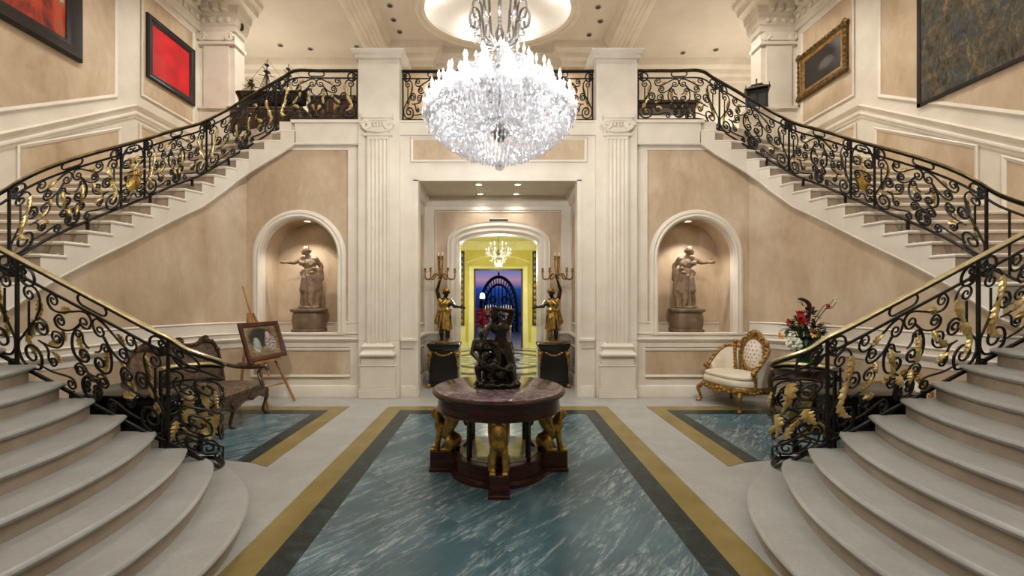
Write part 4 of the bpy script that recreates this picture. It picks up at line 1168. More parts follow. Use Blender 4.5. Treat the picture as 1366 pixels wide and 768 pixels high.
# ---- bronze group on the table
def bronze():
    random.seed(3)
    t = thing('bronze_sculpture', 'dark bronze sculpture of entwined figures standing on the round marble table', 'sculpture', (TX-.025, TY-.02, TH))
    m = MB()
    for i in range(40):
        a = random.uniform(0, 2*PI); r = random.uniform(0, 1)**.5
        m.ell((.20*r*math.cos(a), .13*r*math.sin(a), .03+.05*(1-r)), (random.uniform(.04, .07), random.uniform(.04, .07), random.uniform(.025, .05)), 8, 6, (0, 0, a))
    m.ell((0, 0, .03), (.235, .16, .035), 24, 8); m.ell((.0, .03, .09), (.15, .10, .09), 16, 8)
    mk = lambda J, dx, dy, dz, rz=0: {k: tuple(Matrix.Rotation(rz, 3, 'Z') @ Vector(v)+Vector((dx, dy, dz))) for k, v in J.items()}
    # tall figure bending over with an arm across the head
    J = dict(pelvis=(0, 0, .40), belly=(.0, .0, .48), chest=(-.01, -.01, .57), head=(-.06, -.05, .71), shL=(.08, 0, .63), shR=(-.08, -.02, .62), elR=(-.14, -.07, .55), haR=(-.16, -.12, .46),
             elL=(.11, -.06, .74), haL=(.0, -.08, .76), hipL=(.045, 0, .38), hipR=(-.04, 0, .38), knL=(.09, -.05, .22), knR=(-.03, -.07, .21), anL=(.10, 0, .06), anR=(-.02, .02, .06), toeL=(.12, -.06, .05), toeR=(-.04, -.05, .05))
    body(m, mk(J, .045, .0, .03), .85, (-.7, -.7, -.3), False)
    # seated / kneeling figure at left, leaning in
    J = dict(pelvis=(0, 0, .20), belly=(-.01, -.0, .28), chest=(-.02, -.01, .37), head=(-.015, -.05, .50), shL=(.06, -.01, .43), shR=(-.09, -.0, .43), elR=(-.12, -.06, .32), haR=(-.06, -.12, .26),
             elL=(.11, -.05, .40), haL=(.16, -.06, .34), hipL=(.04, 0, .18), hipR=(-.045, 0, .18), knL=(.09, -.12, .21), knR=(-.06, -.12, .18), anL=(.07, -.10, .07), anR=(-.05, -.09, .06), toeL=(.08, -.14, .05), toeR=(-.06, -.14, .05))
    body(m, mk(J, -.115, -.0, .03), .72, (.5, -.8, -.1), True)
    # reclining figure across the front
    J = dict(pelvis=(.02, -.06, .13), belly=(-.03, -.07, .17), chest=(-.07, -.08, .22), head=(-.10, -.12, .33), shL=(-.03, -.09, .27), shR=(-.13, -.06, .25), elR=(-.17, -.08, .16), haR=(-.18, -.11, .08),
             elL=(.02, -.12, .21), haL=(.09, -.13, .19), hipL=(.04, -.09, .13), hipR=(.04, -.03, .13), knL=(.13, -.10, .22), knR=(.14, -.02, .2), anL=(.17, -.09, .07), anR=(.19, -.03, .07), toeL=(.20, -.12, .05), toeR=(.22, -.06, .05))
    body(m, J, .68, (-.3, -.9, .1), True)
    m.cap((.13, .02, .06), .04, (.15, .02, .34), .03); m.cap((.0, .05, .1), .07, (.03, .05, .4), .05); m.cap((-.07, .03, .1), .08, (-.07, .04, .3), .05)
    skirt(m, (.06, .03, .46), (.09, .07, 0), (.07, .03, .08), (.11, .09, 0), 6, .2, ph=.7)
    m.xf(Matrix.Diagonal((1.04, 1, 1.0, 1)))
    sculpt('figures', m, M['bronze'], t, .007, 2)
bronze()
# ================================================================ seating
def cab_leg(name, parent, mat, p, out, h=.30, r=(.04, .032, .02, .026, .03)):
    """curved leg from under the frame at p (top) flaring along out"""
    x, y, z = p; ox, oy = out
    m = MB(); m.tube(crom([(x, y, z), (x+ox*.045, y+oy*.045, z-h*.22), (x+ox*.02, y+oy*.02, z-h*.55), (x+ox*.005, y+oy*.005, z-h*.82), (x+ox*.045, y+oy*.045, z-h*.96)], 5), list(r), 8)
    m.ell((x+ox*.055, y+oy*.055, z-h+.018), (.03, .03, .018), 8, 6)
    for k in range(3): m.ell((x+ox*.045, y+oy*.045, z-h*.1-.03*k), (.032-.006*k, .032-.006*k, .02), 8, 6)
    return m.build(name, mat, parent)

def settee():
    W, D = 1.72, .74
    t = thing('settee', 'brown floral carved settee behind the left staircase railing, near the easel', 'sofa', (-3.92, 5.83, 0), R(90))
    # local: front -y, rotated so that it faces +x
    hw = W/2
    m = MB(); rg = []
    for z0, z1, o in ((.36, .40, 0),):
        pass
    m.rings([[(-hw+o, -D/2+o, z), (hw-o, -D/2+o, z), (hw-o, D/2-o, z), (-hw+o, D/2-o, z)] for z, o in ((.335, .02), (.345, 0), (.39, 0), (.40, .02))])
    n = 40; top = []; 
    for i in range(n+1):
        x = -hw+W*i/n; u = i/n; dz = .05*math.cos(u*4*PI)+.03*math.cos(u*8*PI)
        top.append((x, .30-dz*.6))
    for a, b in zip(top[:-1], top[1:]):
        m.add([(a[0], -D/2-.01, a[1]), (b[0], -D/2-.01, b[1]), (b[0], -D/2-.01, .39), (a[0], -D/2-.01, .39), (a[0], -D/2+.03, a[1]), (b[0], -D/2+.03, b[1]), (b[0], -D/2+.03, .39), (a[0], -D/2+.03, .39)], [(0, 1, 2, 3), (7, 6, 5, 4), (0, 4, 5, 1)])
    m.tube([(x, -D/2-.012, z) for x, z in top], .016, 6)
    for x in (-hw*.5, 0, hw*.5):
        m.ell((x, -D/2-.02, .33), (.07, .02, .035)); [m.ell((x+.05*math.cos(a), -D/2-.022, .335+.03*math.sin(a)), .018, 6, 5) for a in [2*PI*k/8 for k in range(8)]]
    for sx in (-1, 1):
        for k in range(12): m.ell((sx*(hw+.005), -D/2+D*k/11, .33+.015*math.cos(k*2)), (.014, .03, .03), 6, 5)
    m.build('seat_frame', M['wood2'], t)
    m = MB(); rg = []
    for z, o in ((.39, .03), (.40, 0), (.46, -.01), (.50, .03), (.52, .12), (.525, .3)):
        r_ = []
        for i in range(36):
            a = 2*PI*i/36; ca, sa = math.cos(a), math.sin(a); q = 1/(abs(ca)**8+abs(sa)**8)**.125
            r_.append(((hw-.03-o)*q*ca, (D/2-.02-min(o, .2))*q*sa, z))
        rg.append(r_)
    m.rings(rg); m.build('seat_cushion', M['floral'], t)
    # upholstered back: outline in x-z, leaning
    def ztop(u): # u -1..1
        a = abs(u); return 1.09+.05*math.exp(-((a-.66)/.16)**2)+.05*math.exp(-(u/.16)**2)-2.0*max(0, a-.84)**1.3
    n = 48; f = []; 
    lean = lambda z: .31+.14*(z-.5)
    m = MB(); rg = []
    for i in range(n+1):
        u = -1+2*i/n; x = u*hw*(.98); zt = ztop(u)-.03; zb = .48; r_ = []
        for k in range(9): v = k/8; z = lerp(zb, zt, v); r_.append((x, lean(z)-.05*math.sin(PI*v)**.6*(1-u**6), z))
        for k in range(9): v = 1-k/8; z = lerp(zb, zt, v); r_.append((x, lean(z)+.05, z))
        rg.append(r_)
    m.rings(rg); m.build('backrest', M['floral'], t)
    m = MB(); pts = [(-hw*1.0, lean(.42), .42), (-hw*1.0, lean(.7), .7)]+[((-1+2*i/n)*hw, lean(ztop(-1+2*i/n)), ztop(-1+2*i/n)) for i in range(1, n)]+[(hw, lean(.7), .7), (hw, lean(.42), .42)]
    m.tube(pts, .032, 8)
    for u, r in ((-.62, .06), (.62, .06), (0, .075)):
        x, z = u*hw, ztop(u); m.ell((x, lean(z)-.01, z+.02), (r, .04, r*.75))
        for k in range(9):
            a = PI*k/8; m.tube([(x+r*.5*math.cos(a), lean(z)-.02, z+.01), (x+r*1.3*math.cos(a), lean(z)-.03, z+.02+r*.9*math.sin(a)), (x+r*1.7*math.cos(a), lean(z), z+.01+r*.7*math.sin(a))], [.018, .014, .005], 6)
    for k in range(14):
        u = -.95+1.9*k/13; m.ell((u*hw, lean(ztop(u))-.02, ztop(u)+.012), (.05, .02, .018), 8, 5)
    m.build('carved_back_frame', M['wood2'], t)
    for sx in (-1, 1):
        m = MB(); a = crom([(sx*hw*.99, lean(.74), .76), (sx*(hw+.02), .12, .70), (sx*(hw+.05), -.12, .685), (sx*(hw+.05), -.27, .70), (sx*(hw+.06), -.335, .685), (sx*(hw+.05), -.35, .64)], 5)
        m.tube(a, [.028, .03, .034, .03], 8)
        m.tube(crom([(sx*(hw+.045), -.26, .69), (sx*(hw+.03), -.22, .60), (sx*(hw-.0), -.27, .50), (sx*hw, -.31, .40)], 5), [.026, .022, .024, .03], 8)
        ar = m.build('armrest', M['wood2'], t)
        m = MB(); m.cap((sx*(hw+.03), .08, .72), .04, (sx*(hw+.045), -.12, .715), .04); m.build('arm_pad', M['floral'], ar)
        cab_leg('leg', t, M['wood2'], (sx*(hw-.05), -D/2+.04, .36), (sx*.7, -1), .36); cab_leg('leg', t, M['wood2'], (sx*(hw-.05), D/2-.05, .36), (sx*.6, .8), .36)
    cab_leg('leg', t, M['wood2'], (0, -D/2+.04, .34), (0, -1), .34)
settee()

def gilt_chair(name, label, loc, rz):
    t = thing(name, label, 'armchair', loc, rz)
    hw, dp = .44, .33       # half width / half depth
    G = M['gilt']
    def U(s_):     # plan curve of the tub: s -1 (left arm front) .. 1 (right arm front)
        a = s_*R(104); k = 1/(abs(math.sin(a))**2.6+abs(math.cos(a))**2.6)**(1/2.6)
        return (hw*k*math.sin(a), dp*k*math.cos(a)) 
    m = MB(); rg = []
    N = 40
    ring = []
    for i in range(N):
        a = 2*PI*i/N; k = 1/(abs(math.sin(a))**3.2+abs(math.cos(a))**3.2)**(1/3.2); ring.append((hw*k*math.sin(a), dp*1.02*k*math.cos(a)))
    def rr(o, z): return [(x*(1-o), y*(1-o), z) for x, y in ring]
    m.rings([rr(.03, .25), rr(-.02, .27), rr(-.03, .33), rr(0, .355)])
    for i in range(0, N): 
        x, y = ring[i]; m.ell((x*1.03, y*1.03, .29+.018*math.cos(i*1.3)), (.03, .03, .028), 6, 5)
    for k in range(9):
        a = PI*k/8; m.tube([(0, -dp*1.04, .28), (.08*math.cos(a), -dp*1.08, .275-.06*math.sin(a)), (.11*math.cos(a), -dp*1.05, .27-.05*math.sin(a))], [.018, .014, .005], 5)
    m.build('carved_seat_rail', G, t)
    m = MB(); m.rings([rr(.04, .35), rr(.0, .37), rr(-.01, .41), rr(.02, .44), rr(.12, .465), rr(.4, .475)]); m.build('seat_cushion', M['ivory'], t)
    m = MB(); m.rings([rr(.10, .46), rr(.05, .475), rr(.05, .50), rr(.12, .52), rr(.5, .525)]); m.build('loose_cushion', M['ivory'], t)
    def top(s_): a = abs(s_); return .90-.0*a if a < .5 else lerp(.90, .60, ((a-.5)/.5)**1.3)
    for sx in (-1, 1):   # upholstered wings
        m = MB(); rg = []
        for i in range(17):
            s_ = sx*lerp(.30, .96, i/16); x, y = U(s_); zt = top(s_)-.02; r_ = []
            for k in range(8): v = k/7; z = lerp(.36, zt, v); o = 1-.12*math.sin(PI*v)**.7; r_.append((x*o, y*o, z))
            for k in range(8): v = 1-k/7; z = lerp(.36, zt, v); r_.append((x*1.06, y*1.06, z))
            rg.append(r_)
        m.rings(rg); m.build('wing_panel', M['ivory'], t)
        m = MB(); pts = [(*[q*1.02 for q in U(sx*lerp(.26, 1.0, i/16))], top(sx*lerp(.26, 1.0, i/16))) for i in range(17)]
        x, y = U(sx); pts += [(x*1.04, y-.05, .575), (x*1.03, y-.035, .53), (x*1.0, y+.0, .48), (x*.99, y+.01, .40), (x*1.0, y-.01, .32)]
        m.tube(pts, .026, 8)
        for k, p in enumerate(pts[::2]): m.ell(Vector(p)+Vector((0, -.01, .008)), (.034, .034, .022), 7, 5)
        m.ell((x*1.05, y-.05, .575), .04)
        m.build('arm_frame', G, t)
        x, y = U(sx*.34)   # carved post between wing and medallion
        m = MB(); m.tube(crom([(x*.95, y*.9, .44), (x*.9, y*.9, .6), (x*1.0, y*.93, .78), (x*1.03, y*.98, .94)], 5), [.035, .026, .03, .024], 8)
        m.ell((x*1.03, y*.98, .97), (.04, .035, .05)); [m.ell((x*.98, y*.87, .5+.06*k), (.026, .02, .022), 7, 5) for k in range(7)]
        m.ell((x*.95, y*.82, .46), (.06, .05, .03)); m.build('carved_post', G, t)
        cab_leg('leg', t, G, (sx*(hw-.06), -dp+.04, .27), (sx*.6, -.8), .27, (.036, .03, .018, .02, .026)); cab_leg('leg', t, G, (sx*(hw-.08), dp-.06, .27), (sx*.5, .8), .27, (.034, .026, .018, .018, .024))
    # oval tufted medallion
    cz, ax, az = .80, .185, .235; yb = dp*1.0
    yl = lambda z: yb+.10*(z-.6)
    m = MB(); rg = []
    for k in (1, .97, .8, .55, .25, .02):
        rg.append([(ax*k*math.cos(a), yl(cz+az*k*math.sin(a))-.05*(1-k*k)-.01, cz+az*k*math.sin(a)) for a in [2*PI*i/32 for i in range(32)]])
    m.rings(rg, True, False)
    m.rings([[(ax*k*math.cos(a), yl(cz+az*k*math.sin(a))+.04, cz+az*k*math.sin(a)) for a in [2*PI*i/32 for i in range(32)]] for k in (1, .5, .02)], True, False)
    md = m.build('medallion_back', M['tuft'], t)
    m = MB()
    for i in range(-2, 3):
        for j in range(-3, 4):
            x, z = i*.065+(.03 if j % 2 else 0), j*.06
            if (x/ax)**2+(z/az)**2 < .78: m.ell((x, yl(cz+z)-.05*(1-(x/ax)**2-(z/az)**2)-.012, cz+z), (.011, .008, .011), 6, 5)
    m.build('tufting_buttons', M['gilt'], md)
    m = MB(); m.tube([((ax+.02)*math.cos(a), yl(cz+(az+.02)*math.sin(a)), cz+(az+.02)*math.sin(a)) for a in [2*PI*i/40 for i in range(40)]], .03, 8, True)
    for i in range(24): a = 2*PI*i/24; m.ell(((ax+.035)*math.cos(a), yl(cz+az*math.sin(a))-.015, cz+(az+.035)*math.sin(a)), (.03, .025, .03), 7, 5)
    ct = cz+az+.05
    for k in range(11):
        a = PI*k/10; m.tube([(0, yl(ct), ct), (.09*math.cos(a), yl(ct)-.02, ct+.07*math.sin(a)+.01), (.16*math.cos(a), yl(ct), ct+.10*math.sin(a)-.01*abs(math.cos(a)))], [.026, .02, .006], 6)
    m.ell((0, yl(ct)-.02, ct+.04), (.05, .035, .055))
    for sx in (-1, 1):
        m.tube(crom([(sx*.10, yl(1.0), 1.06), (sx*.20, yl(1.0), 1.02), (sx*.235, yl(.9), .92), (sx*.22, yl(.8), .80), (sx*.20, yl(.6), .62), (sx*.16, yl(.5), .50)], 5), [.02, .03, .028, .03, .026], 7)
    m.build('medallion_frame', G, t)
    return t
gilt_chair('armchair', 'cream silk and gilt armchair with oval tufted back below the right niche', (3.90, 7.14, 0), R(-74)).scale = (1.08, 1.08, 1.04)
gilt_chair('armchair', 'low cream and gilt armchair half hidden behind the right staircase railing', (4.72, 5.22, 0), R(-80)).scale = (.78, .78, .76)

# ================================================================ easel with its painting
def easel():
    t = thing('easel', 'light wooden easel leaning back in front of the left niche', 'easel', (0, 0, 0))
    W = M['easelwood']
    lb = Vector((-3.80, 6.60, .77)); rb = Vector((-3.63, 7.42, .77)); across = (rb-lb).normalized(); n = Vector((across.y, -across.x, 0)); upv = (Vector((0, 0, 1))*.93-n*.30).normalized()
    mid = (lb+rb)/2-n*.05
    def strip(nm, a, b, w=.022): m = MB(); m.tube([a, b], w, 4); return m.build(nm, W, t, auto=30)
    apex = mid+upv*.78-n*.03
    strip('mast', mid-upv*.28-n*.01, mid+upv*1.24-n*.03, .016)
    strip('front_leg', Vector((-3.62, 6.86, 0)), apex-across*.05); strip('front_leg', Vector((-3.47, 7.44, 0)), apex+across*.05)
    strip('rear_leg', Vector((-4.30, 7.22, 0)), apex-n*.03)
    a = Vector((-3.62, 6.86, 0)).lerp(apex, .22); b = Vector((-3.47, 7.44, 0)).lerp(apex, .22); strip('crossbar', a, b, .016)
    m = MB(); c = mid-upv*.02+n*.05
    for o in (0,): m.tube([c-across*.30, c+across*.30], .026, 4)
    m.tube([c-across*.30+n*.05-upv*.0, c+across*.30+n*.05], .014, 4); m.build('canvas_ledge', W, t, auto=30)
    return lb, rb, across, n, upv
lb, rb, across, nn, upv = easel()

def painting(name, label, c00, ax, ay, w, h, bar, depth, fmat, cmat, inner=None, imat=None, orn=False, cat='painting'):
    """framed picture: lower-left corner, unit axes, size"""
    ax = Vector(ax); ay = Vector(ay); n = ax.cross(ay).normalized(); c00 = Vector(c00)
    M4 = Matrix((ax, ay, n)).transposed().to_4x4(); M4.translation = c00
    t = bpy.data.objects.new(name, None); COL.objects.link(t); t.matrix_world = M4; tag(t, label, cat)
    m = MB(); cs = [(0, 0), (w, 0), (w, h), (0, h)]
    prof = [(0, 0), (0, depth*.7), (bar*.15, depth), (bar*.35, depth*.8), (bar*.6, depth*.85), (bar*.85, depth*.45), (bar, depth*.4), (bar, 0)]
    sgn = [(1, 1), (-1, 1), (-1, -1), (1, -1)]; rg = []
    for i in range(5):
        (x, y), (sx, sy) = cs[i % 4], sgn[i % 4]; rg.append([(x+sx*o, y+sy*o, z) for o, z in prof])
    m.rings(rg, True, False)
    if orn:
        for i in range(4):
            a, b = Vector(cs[i]), Vector(cs[(i+1) % 4]); L = (b-a).length; k = max(3, int(L/.11)); d = (b-a)/L; q = Vector((-d.y, d.x))
            for j in range(k+1):
                p = a+d*L*j/k+q*bar*.3; m.ell((p.x, p.y, depth*.9), (.045, .045, .02), 7, 5)
            m.ell((a.x+.05*sgn[i][0], a.y+.05*sgn[i][1], depth*.9), (.08, .08, .035), 10, 6)
    m.build('frame', fmat, t)
    if inner:
        m = MB(); rg = []
        for i in range(5):
            (x, y), (sx, sy) = cs[i % 4], sgn[i % 4]; rg.append([(x+sx*(bar+o), y+sy*(bar+o), z) for o, z in ((-.01, 0), (-.01, depth*.5), (inner*.5, depth*.4), (inner, depth*.25), (inner, 0))])
        m.rings(rg, True, False); m.build('inner_frame', imat, t)
    b2 = bar+(inner or 0)
    m = MB(); m.box(b2-.01, w-b2+.01, b2-.01, h-b2+.01, 0, depth*.22); cv = m.build('canvas', cmat, t, False)
    return t
def m_still():
    t = NT('painted_still_life'); v = t.coord('Generated')
    sx = t.n('ShaderNodeSeparateXYZ'); t.l(v, sx.inputs[0]); X, Y = sx.outputs[0], sx.outputs[1]
    def blob(cx, cy, rx, ry, soft=.4):
        a = t.math('DIVIDE', t.math('SUBTRACT', X, cx), rx); b = t.math('DIVIDE', t.math('SUBTRACT', Y, cy), ry)
        d = t.math('SQRT', t.math('ADD', t.math('MULTIPLY', a, a), t.math('MULTIPLY', b, b))); nz = t.noise(v, 9, 4)
        return t.math('SUBTRACT', 1.15, t.math('ADD', d, t.math('MULTIPLY', nz, .35)), clamp=True)
    g = t.math('MULTIPLY', 1, 1)
    n1 = t.noise(v, 7, 7, .7, 1.0); base = t.ramp(n1, [(.35, '#4d402c'), (.5, '#7a6a4c'), (.65, '#a08e6a')])
    c = t.mix(t.math('MULTIPLY', blob(.45, .62, .42, .38), 4, clamp=True), base, t.ramp(n1, [(.4, '#14171a'), (.6, '#2c332f')]))
    c = t.mix(t.math('MULTIPLY', blob(.30, .38, .12, .28), 4, clamp=True), c, t.ramp(n1, [(.4, '#5f6a6a'), (.6, '#b8bdb2')]))
    n2 = t.noise(v, 22, 5, .8); 
    c = t.mix(t.math('MULTIPLY', blob(.72, .42, .20, .34), 4, clamp=True), c, t.ramp(n2, [(.42, '#3b2b2e'), (.5, '#8d7b7c'), (.6, '#dcd5cf')]))
    c = t.mix(t.math('MULTIPLY', blob(.68, .70, .08, .12), 4, clamp=True), c, '#c99a8d')
    t.bsdf(c, .35); return t.m
painting('easel_painting', 'dark still-life painting in red-brown frame propped on the wooden easel', lb-across*.0, across, upv, .85, .62, .075, .05, M['frame'], m_still())

# ================================================================ pictures on the upper walls
def m_red():
    t = NT('solid_red_canvas'); v = t.coord('Generated'); f = t.noise(v, 2.2, 3)
    c = t.ramp(f, [(.35, '#a80c14'), (.55, '#c9141c'), (.8, '#d21a22')]); t.bsdf(c, .6); return t.m
def m_abstract():
    t = NT('red_abstract_canvas'); v = t.coord('Generated', (3, 1.2, 1), (0, 0, .6)); f = t.noise(v, 1.5, 4, .6, 1.2)
    c = t.ramp(f, [(.3, '#3a1410'), (.42, '#8c2a18'), (.55, '#b4401f'), (.64, '#7a5a3a'), (.72, '#a9a08c')]); t.bsdf(c, .5); return t.m
def m_cattle():
    t = NT('dark_oil_painting'); v = t.coord('Generated'); sx = t.n('ShaderNodeSeparateXYZ'); t.l(v, sx.inputs[0])
    a = t.math('DIVIDE', t.math('SUBTRACT', sx.outputs[0], .6), .28); b = t.math('DIVIDE', t.math('SUBTRACT', sx.outputs[1], .45), .26)
    d = t.math('SQRT', t.math('ADD', t.math('MULTIPLY', a, a), t.math('MULTIPLY', b, b))); n1 = t.noise(v, 8, 6, .7, .8)
    m = t.math('MULTIPLY', t.math('SUBTRACT', 1.3, t.math('ADD', d, t.math('MULTIPLY', n1, .9)), clamp=True), 2, clamp=True)
    c = t.mix(m, t.ramp(n1, [(.4, '#0e0b09'), (.6, '#1c1612')]), '#544f4b'); t.bsdf(c, .35); return t.m
def m_tapestry():
    t = NT('woven_verdure_tapestry'); v = t.coord('Generated', (2.0, 1.7, 1)); a = t.noise(v, 6, 9, .72, .7); b = t.noise(v, 13, 6, .7, .4); k = t.noise(v, 3.2, 4, .6, .5)
    c = t.ramp(a, [(.30, '#1a191b'), (.40, '#33302b'), (.47, '#5a5039'), (.53, '#33424a'), (.60, '#7d6c4a'), (.70, '#a8946b')])
    c = t.mix(.35, c, t.ramp(b, [(.36, '#1a1a1c'), (.5, '#453f30'), (.6, '#6e6448'), (.7, '#4c5f6a')]))
    c = t.mix(t.math('MULTIPLY', t.math('SUBTRACT', k, .50, clamp=True), 4, clamp=True), c, t.ramp(b, [(.4, '#4f3d28'), (.6, '#8a7048')]))
    c = t.mix(t.math('MULTIPLY', t.math('SUBTRACT', .44, k, clamp=True), 5, clamp=True), c, t.ramp(a, [(.4, '#20262b'), (.6, '#4d5c66')]))
    t.bsdf(c, .9, bump=b, bdist=.004); return t.m
# left wall faces +x : axes y- direction reversed so that the normal points into the hall
painting('framed_painting', 'red and grey abstract painting in dark frame, nearest on the left wall', (-7.19, 4.9, 5.79), (0, 1, 0), (0, 0, 1), 2.57, 1.95, .26, .09, M['blackframe'], m_abstract())
painting('framed_painting', 'plain red painting in black frame on the upper left wall', (-7.19, 8.88, 6.28), (0, 1, 0), (0, 0, 1), 1.38, 1.32, .15, .07, M['blackframe'], m_red())
painting('framed_painting', 'small dark painting in ornate gold frame on the upper right wall', (7.19, 10.36, 6.42), (0, -1, 0), (0, 0, 1), 1.46, 1.06, .14, .07, M['dgilt'], m_cattle(), .06, M['gilt'], True)
tp = bpy.data.objects.new('tapestry', None); COL.objects.link(tp); tag(tp, 'dark woven verdure tapestry hanging on the right wall', 'tapestry')
tp.matrix_world = Matrix(((0, 0, -1, 7.185), (-1, 0, 0, 7.42), (0, 1, 0, 5.0), (0, 0, 0, 1)))
m = MB(); nx = 40
for i in range(nx):
    x0, x1 = 3.0*i/nx, 3.0*(i+1)/nx; w0, w1 = [.02+.008*math.sin(x*7) for x in (x0, x1)]
    m.add([(x0, 0, w0), (x1, 0, w1), (x1, 2.7, w1), (x0, 2.7, w0), (x0, 0, w0-.012), (x1, 0, w1-.012), (x1, 2.7, w1-.012), (x0, 2.7, w0-.012)], [(0, 1, 2, 3), (7, 6, 5, 4), (0, 4, 5, 1), (3, 2, 6, 7)])
m.build('woven_cloth', m_tapestry(), tp)
m = MB(); 
for a in ((0, 3, 0, .06), (0, .06, 0, 2.7)): m.box(a[0], a[1], a[2], a[3], .006, .036)
m.build('dark_border', M['blackframe'], tp)

# ================================================================ vase, flowers, tables behind the right railing
VX, VY, VZ = 4.40, 6.24, .80
def console():
    t = thing('side_table', 'round-fronted brown side table holding the flower vase', 'table', (VX+.0, VY, 0))
    m = MB(); rg = []
    for r, z in ((.40, VZ-.05), (.43, VZ-.045), (.44, VZ-.025), (.43, VZ-.008), (.41, VZ)):
        rg.append([(r*1.05*math.cos(a)*(1+.04*math.cos(6*a)), r*math.sin(a)*(1+.04*math.cos(6*a)), z) for a in [2*PI*i/60 for i in range(60)]])
    m.rings(rg); m.build('table_top', M['wood2'], t)
    m = MB(); m.lathe([(.36, VZ-.16), (.37, VZ-.15), (.37, VZ-.06), (.39, VZ-.05)], 40, sx=1.05); m.build('apron', M['wood2'], t)
    for sx in (-1, 1):
        for sy in (-1, 1): cab_leg('leg', t, M['wood2'], (sx*.30, sy*.22, VZ-.12), (sx*.8, sy*.5), VZ-.12, (.045, .04, .022, .02, .026))
    m = MB(); m.lathe([(.20, .16), (.21, .17), (.20, .19)], 24); m.tube([(-.29, -.2, .175), (.29, .2, .175)], .014, 6); m.tube([(.29, -.2, .175), (-.29, .2, .175)], .014, 6); m.build('stretcher_shelf', M['wood2'], t)
console()
def vase():
    t = thing('vase', 'tall green glass vase on the side table below the right staircase', 'vase', (VX, VY, VZ))
    m = MB(); m.lathe([(.09, 0), (.105, .01), (.105, .03), (.10, .12), (.105, .25), (.12, .34), (.125, .36), (.115, .36), (.095, .25), (.09, .05), (.0, .04)], 28, cap=False); m.lathe([(.0, 0), (.09, 0)], 28, cap=False); m.build('glass_body', M['glass_v'], t)
    m = MB(); m.lathe([(.0, .045), (.086, .05), (.088, .22), (.0, .222)], 24, cap=False); m.build('dark_water', M['leafd'], t)
    random.seed(9)
    f = thing('flower_arrangement', 'mixed bouquet with red, white and yellow flowers in the green vase', 'flowers', (VX, VY, VZ+.24))
    def leafblade(m, p, d, L, w):
        d = Vector(d).normalized(); s = d.cross(Vector((0, 0, 1))); s = s.normalized() if s.length > 1e-3 else Vector((1, 0, 0)); n = s.cross(d)
        rg = []
        for i in range(6):
            t_ = i/5; ww = w*math.sin(PI*min(.97, t_*.9+.05)); c = Vector(p)+d*L*t_-Vector((0, 0, .25*L*t_*t_)); rg.append([c-s*ww, c+n*ww*.25, c+s*ww, c-n*.003])
        m.rings(rg)
    # stems
    m = MB()
    for i in range(16):
        a = random.uniform(0, 2*PI); r = random.uniform(.03, .07); m.tube([(r*.6*math.cos(a), r*.6*math.sin(a), -.17), (r*math.cos(a), r*math.sin(a), .08), (r*2.6*math.cos(a), r*2*math.sin(a), .30)], .006, 5)
    m.build('stems', M['leafg'], f)
    def cluster(mat, c, rad, n, L, w, nm):
        m = MB()
        for i in range(n):
            d = Vector((random.gauss(0, 1), random.gauss(0, 1), random.gauss(.3, 1))).normalized(); leafblade(m, Vector(c)+Vector((d.x*rad*.3, d.y*rad*.3, d.z*rad*.3)), d, L*random.uniform(.7, 1.2), w)
        m.build(nm, mat, f)
    for c, mt, n in (((-.16, -.05, .22), 'leafg', 34), ((.0, -.06, .20), 'leafd', 34), ((.16, -.02, .26), 'leafd', 44), ((.06, .05, .34), 'leafd', 34), ((-.2, 0, .30), 'leafg', 24), ((.22, .0, .16), 'leafd', 26), ((-.08, -.02, .36), 'leafg', 22), ((.12, .03, .46), 'leafd', 22)):
        cluster(M[mt], c, .14, n, .13, .022, 'foliage')
    def petals(c, n, L, w, tilt, mat, nm, core=None, cr=.03):
        m = MB(); c = Vector(c)
        for k in range(n):
            a = 2*PI*k/n+(.2 if k % 2 else 0); leafblade(m, c, (math.cos(a), math.sin(a)*.4-.5, math.sin(a)*1.0+tilt), L, w)
        o = m.build(nm, mat, f)
        if core: mm = MB(); mm.ell(c+Vector((0, -.02, 0)), (cr, cr*.7, cr)); mm.build('flower_centre', core, o)
    petals((-.02, -.20, .245), 18, .075, .018, 0, M['yellow'], 'sunflower', M['maroon'], .04)
    m = MB()
    for i in range(70):
        d = Vector((random.gauss(0, 1), random.gauss(0, 1), random.gauss(0, 1))).normalized(); m.ell(Vector((-.23, -.12, .07))+d*.085, .022, 6, 5)
    m.build('white_hydrangea', M['cream'], f)
    m = MB(); m.tube(crom([(-.06, -.05, .30), (-.09, -.06, .45), (-.12, -.06, .54)], 5), [.03, .055, .045, .01], 8)
    for k in range(10): a = 2*PI*k/10; leafblade(m, (-.10, -.06, .42), (math.cos(a)*.4, math.sin(a)*.4, 1), .17, .028)
    m.build('red_protea', M['red'], f)
    m = MB(); m.tube(crom([(.02, -.04, .36), (.05, -.04, .52), (.03, -.04, .64), (-.06, -.04, .70), (-.12, -.04, .70)], 5), [.018, .024, .03, .024, .01], 8)
    for k in range(12): leafblade(m, (.05-.012*k, -.04, .46+.02*k), (random.uniform(-1, 1), random.uniform(-1, 1), .4), .07, .018)
    m.build('maroon_celosia', M['maroon'], f)
    petals((-.26, -.05, .38), 12, .05, .018, .3, M['red'], 'red_flower', M['maroon'], .02)
    petals((-.36, -.02, .18), 12, .055, .02, .2, M['orange'], 'orange_flower', M['yellow'], .02)
    petals((-.08, -.14, .40), 10, .045, .016, .3, M['red'], 'red_flower', M['maroon'], .018)
    m = MB()
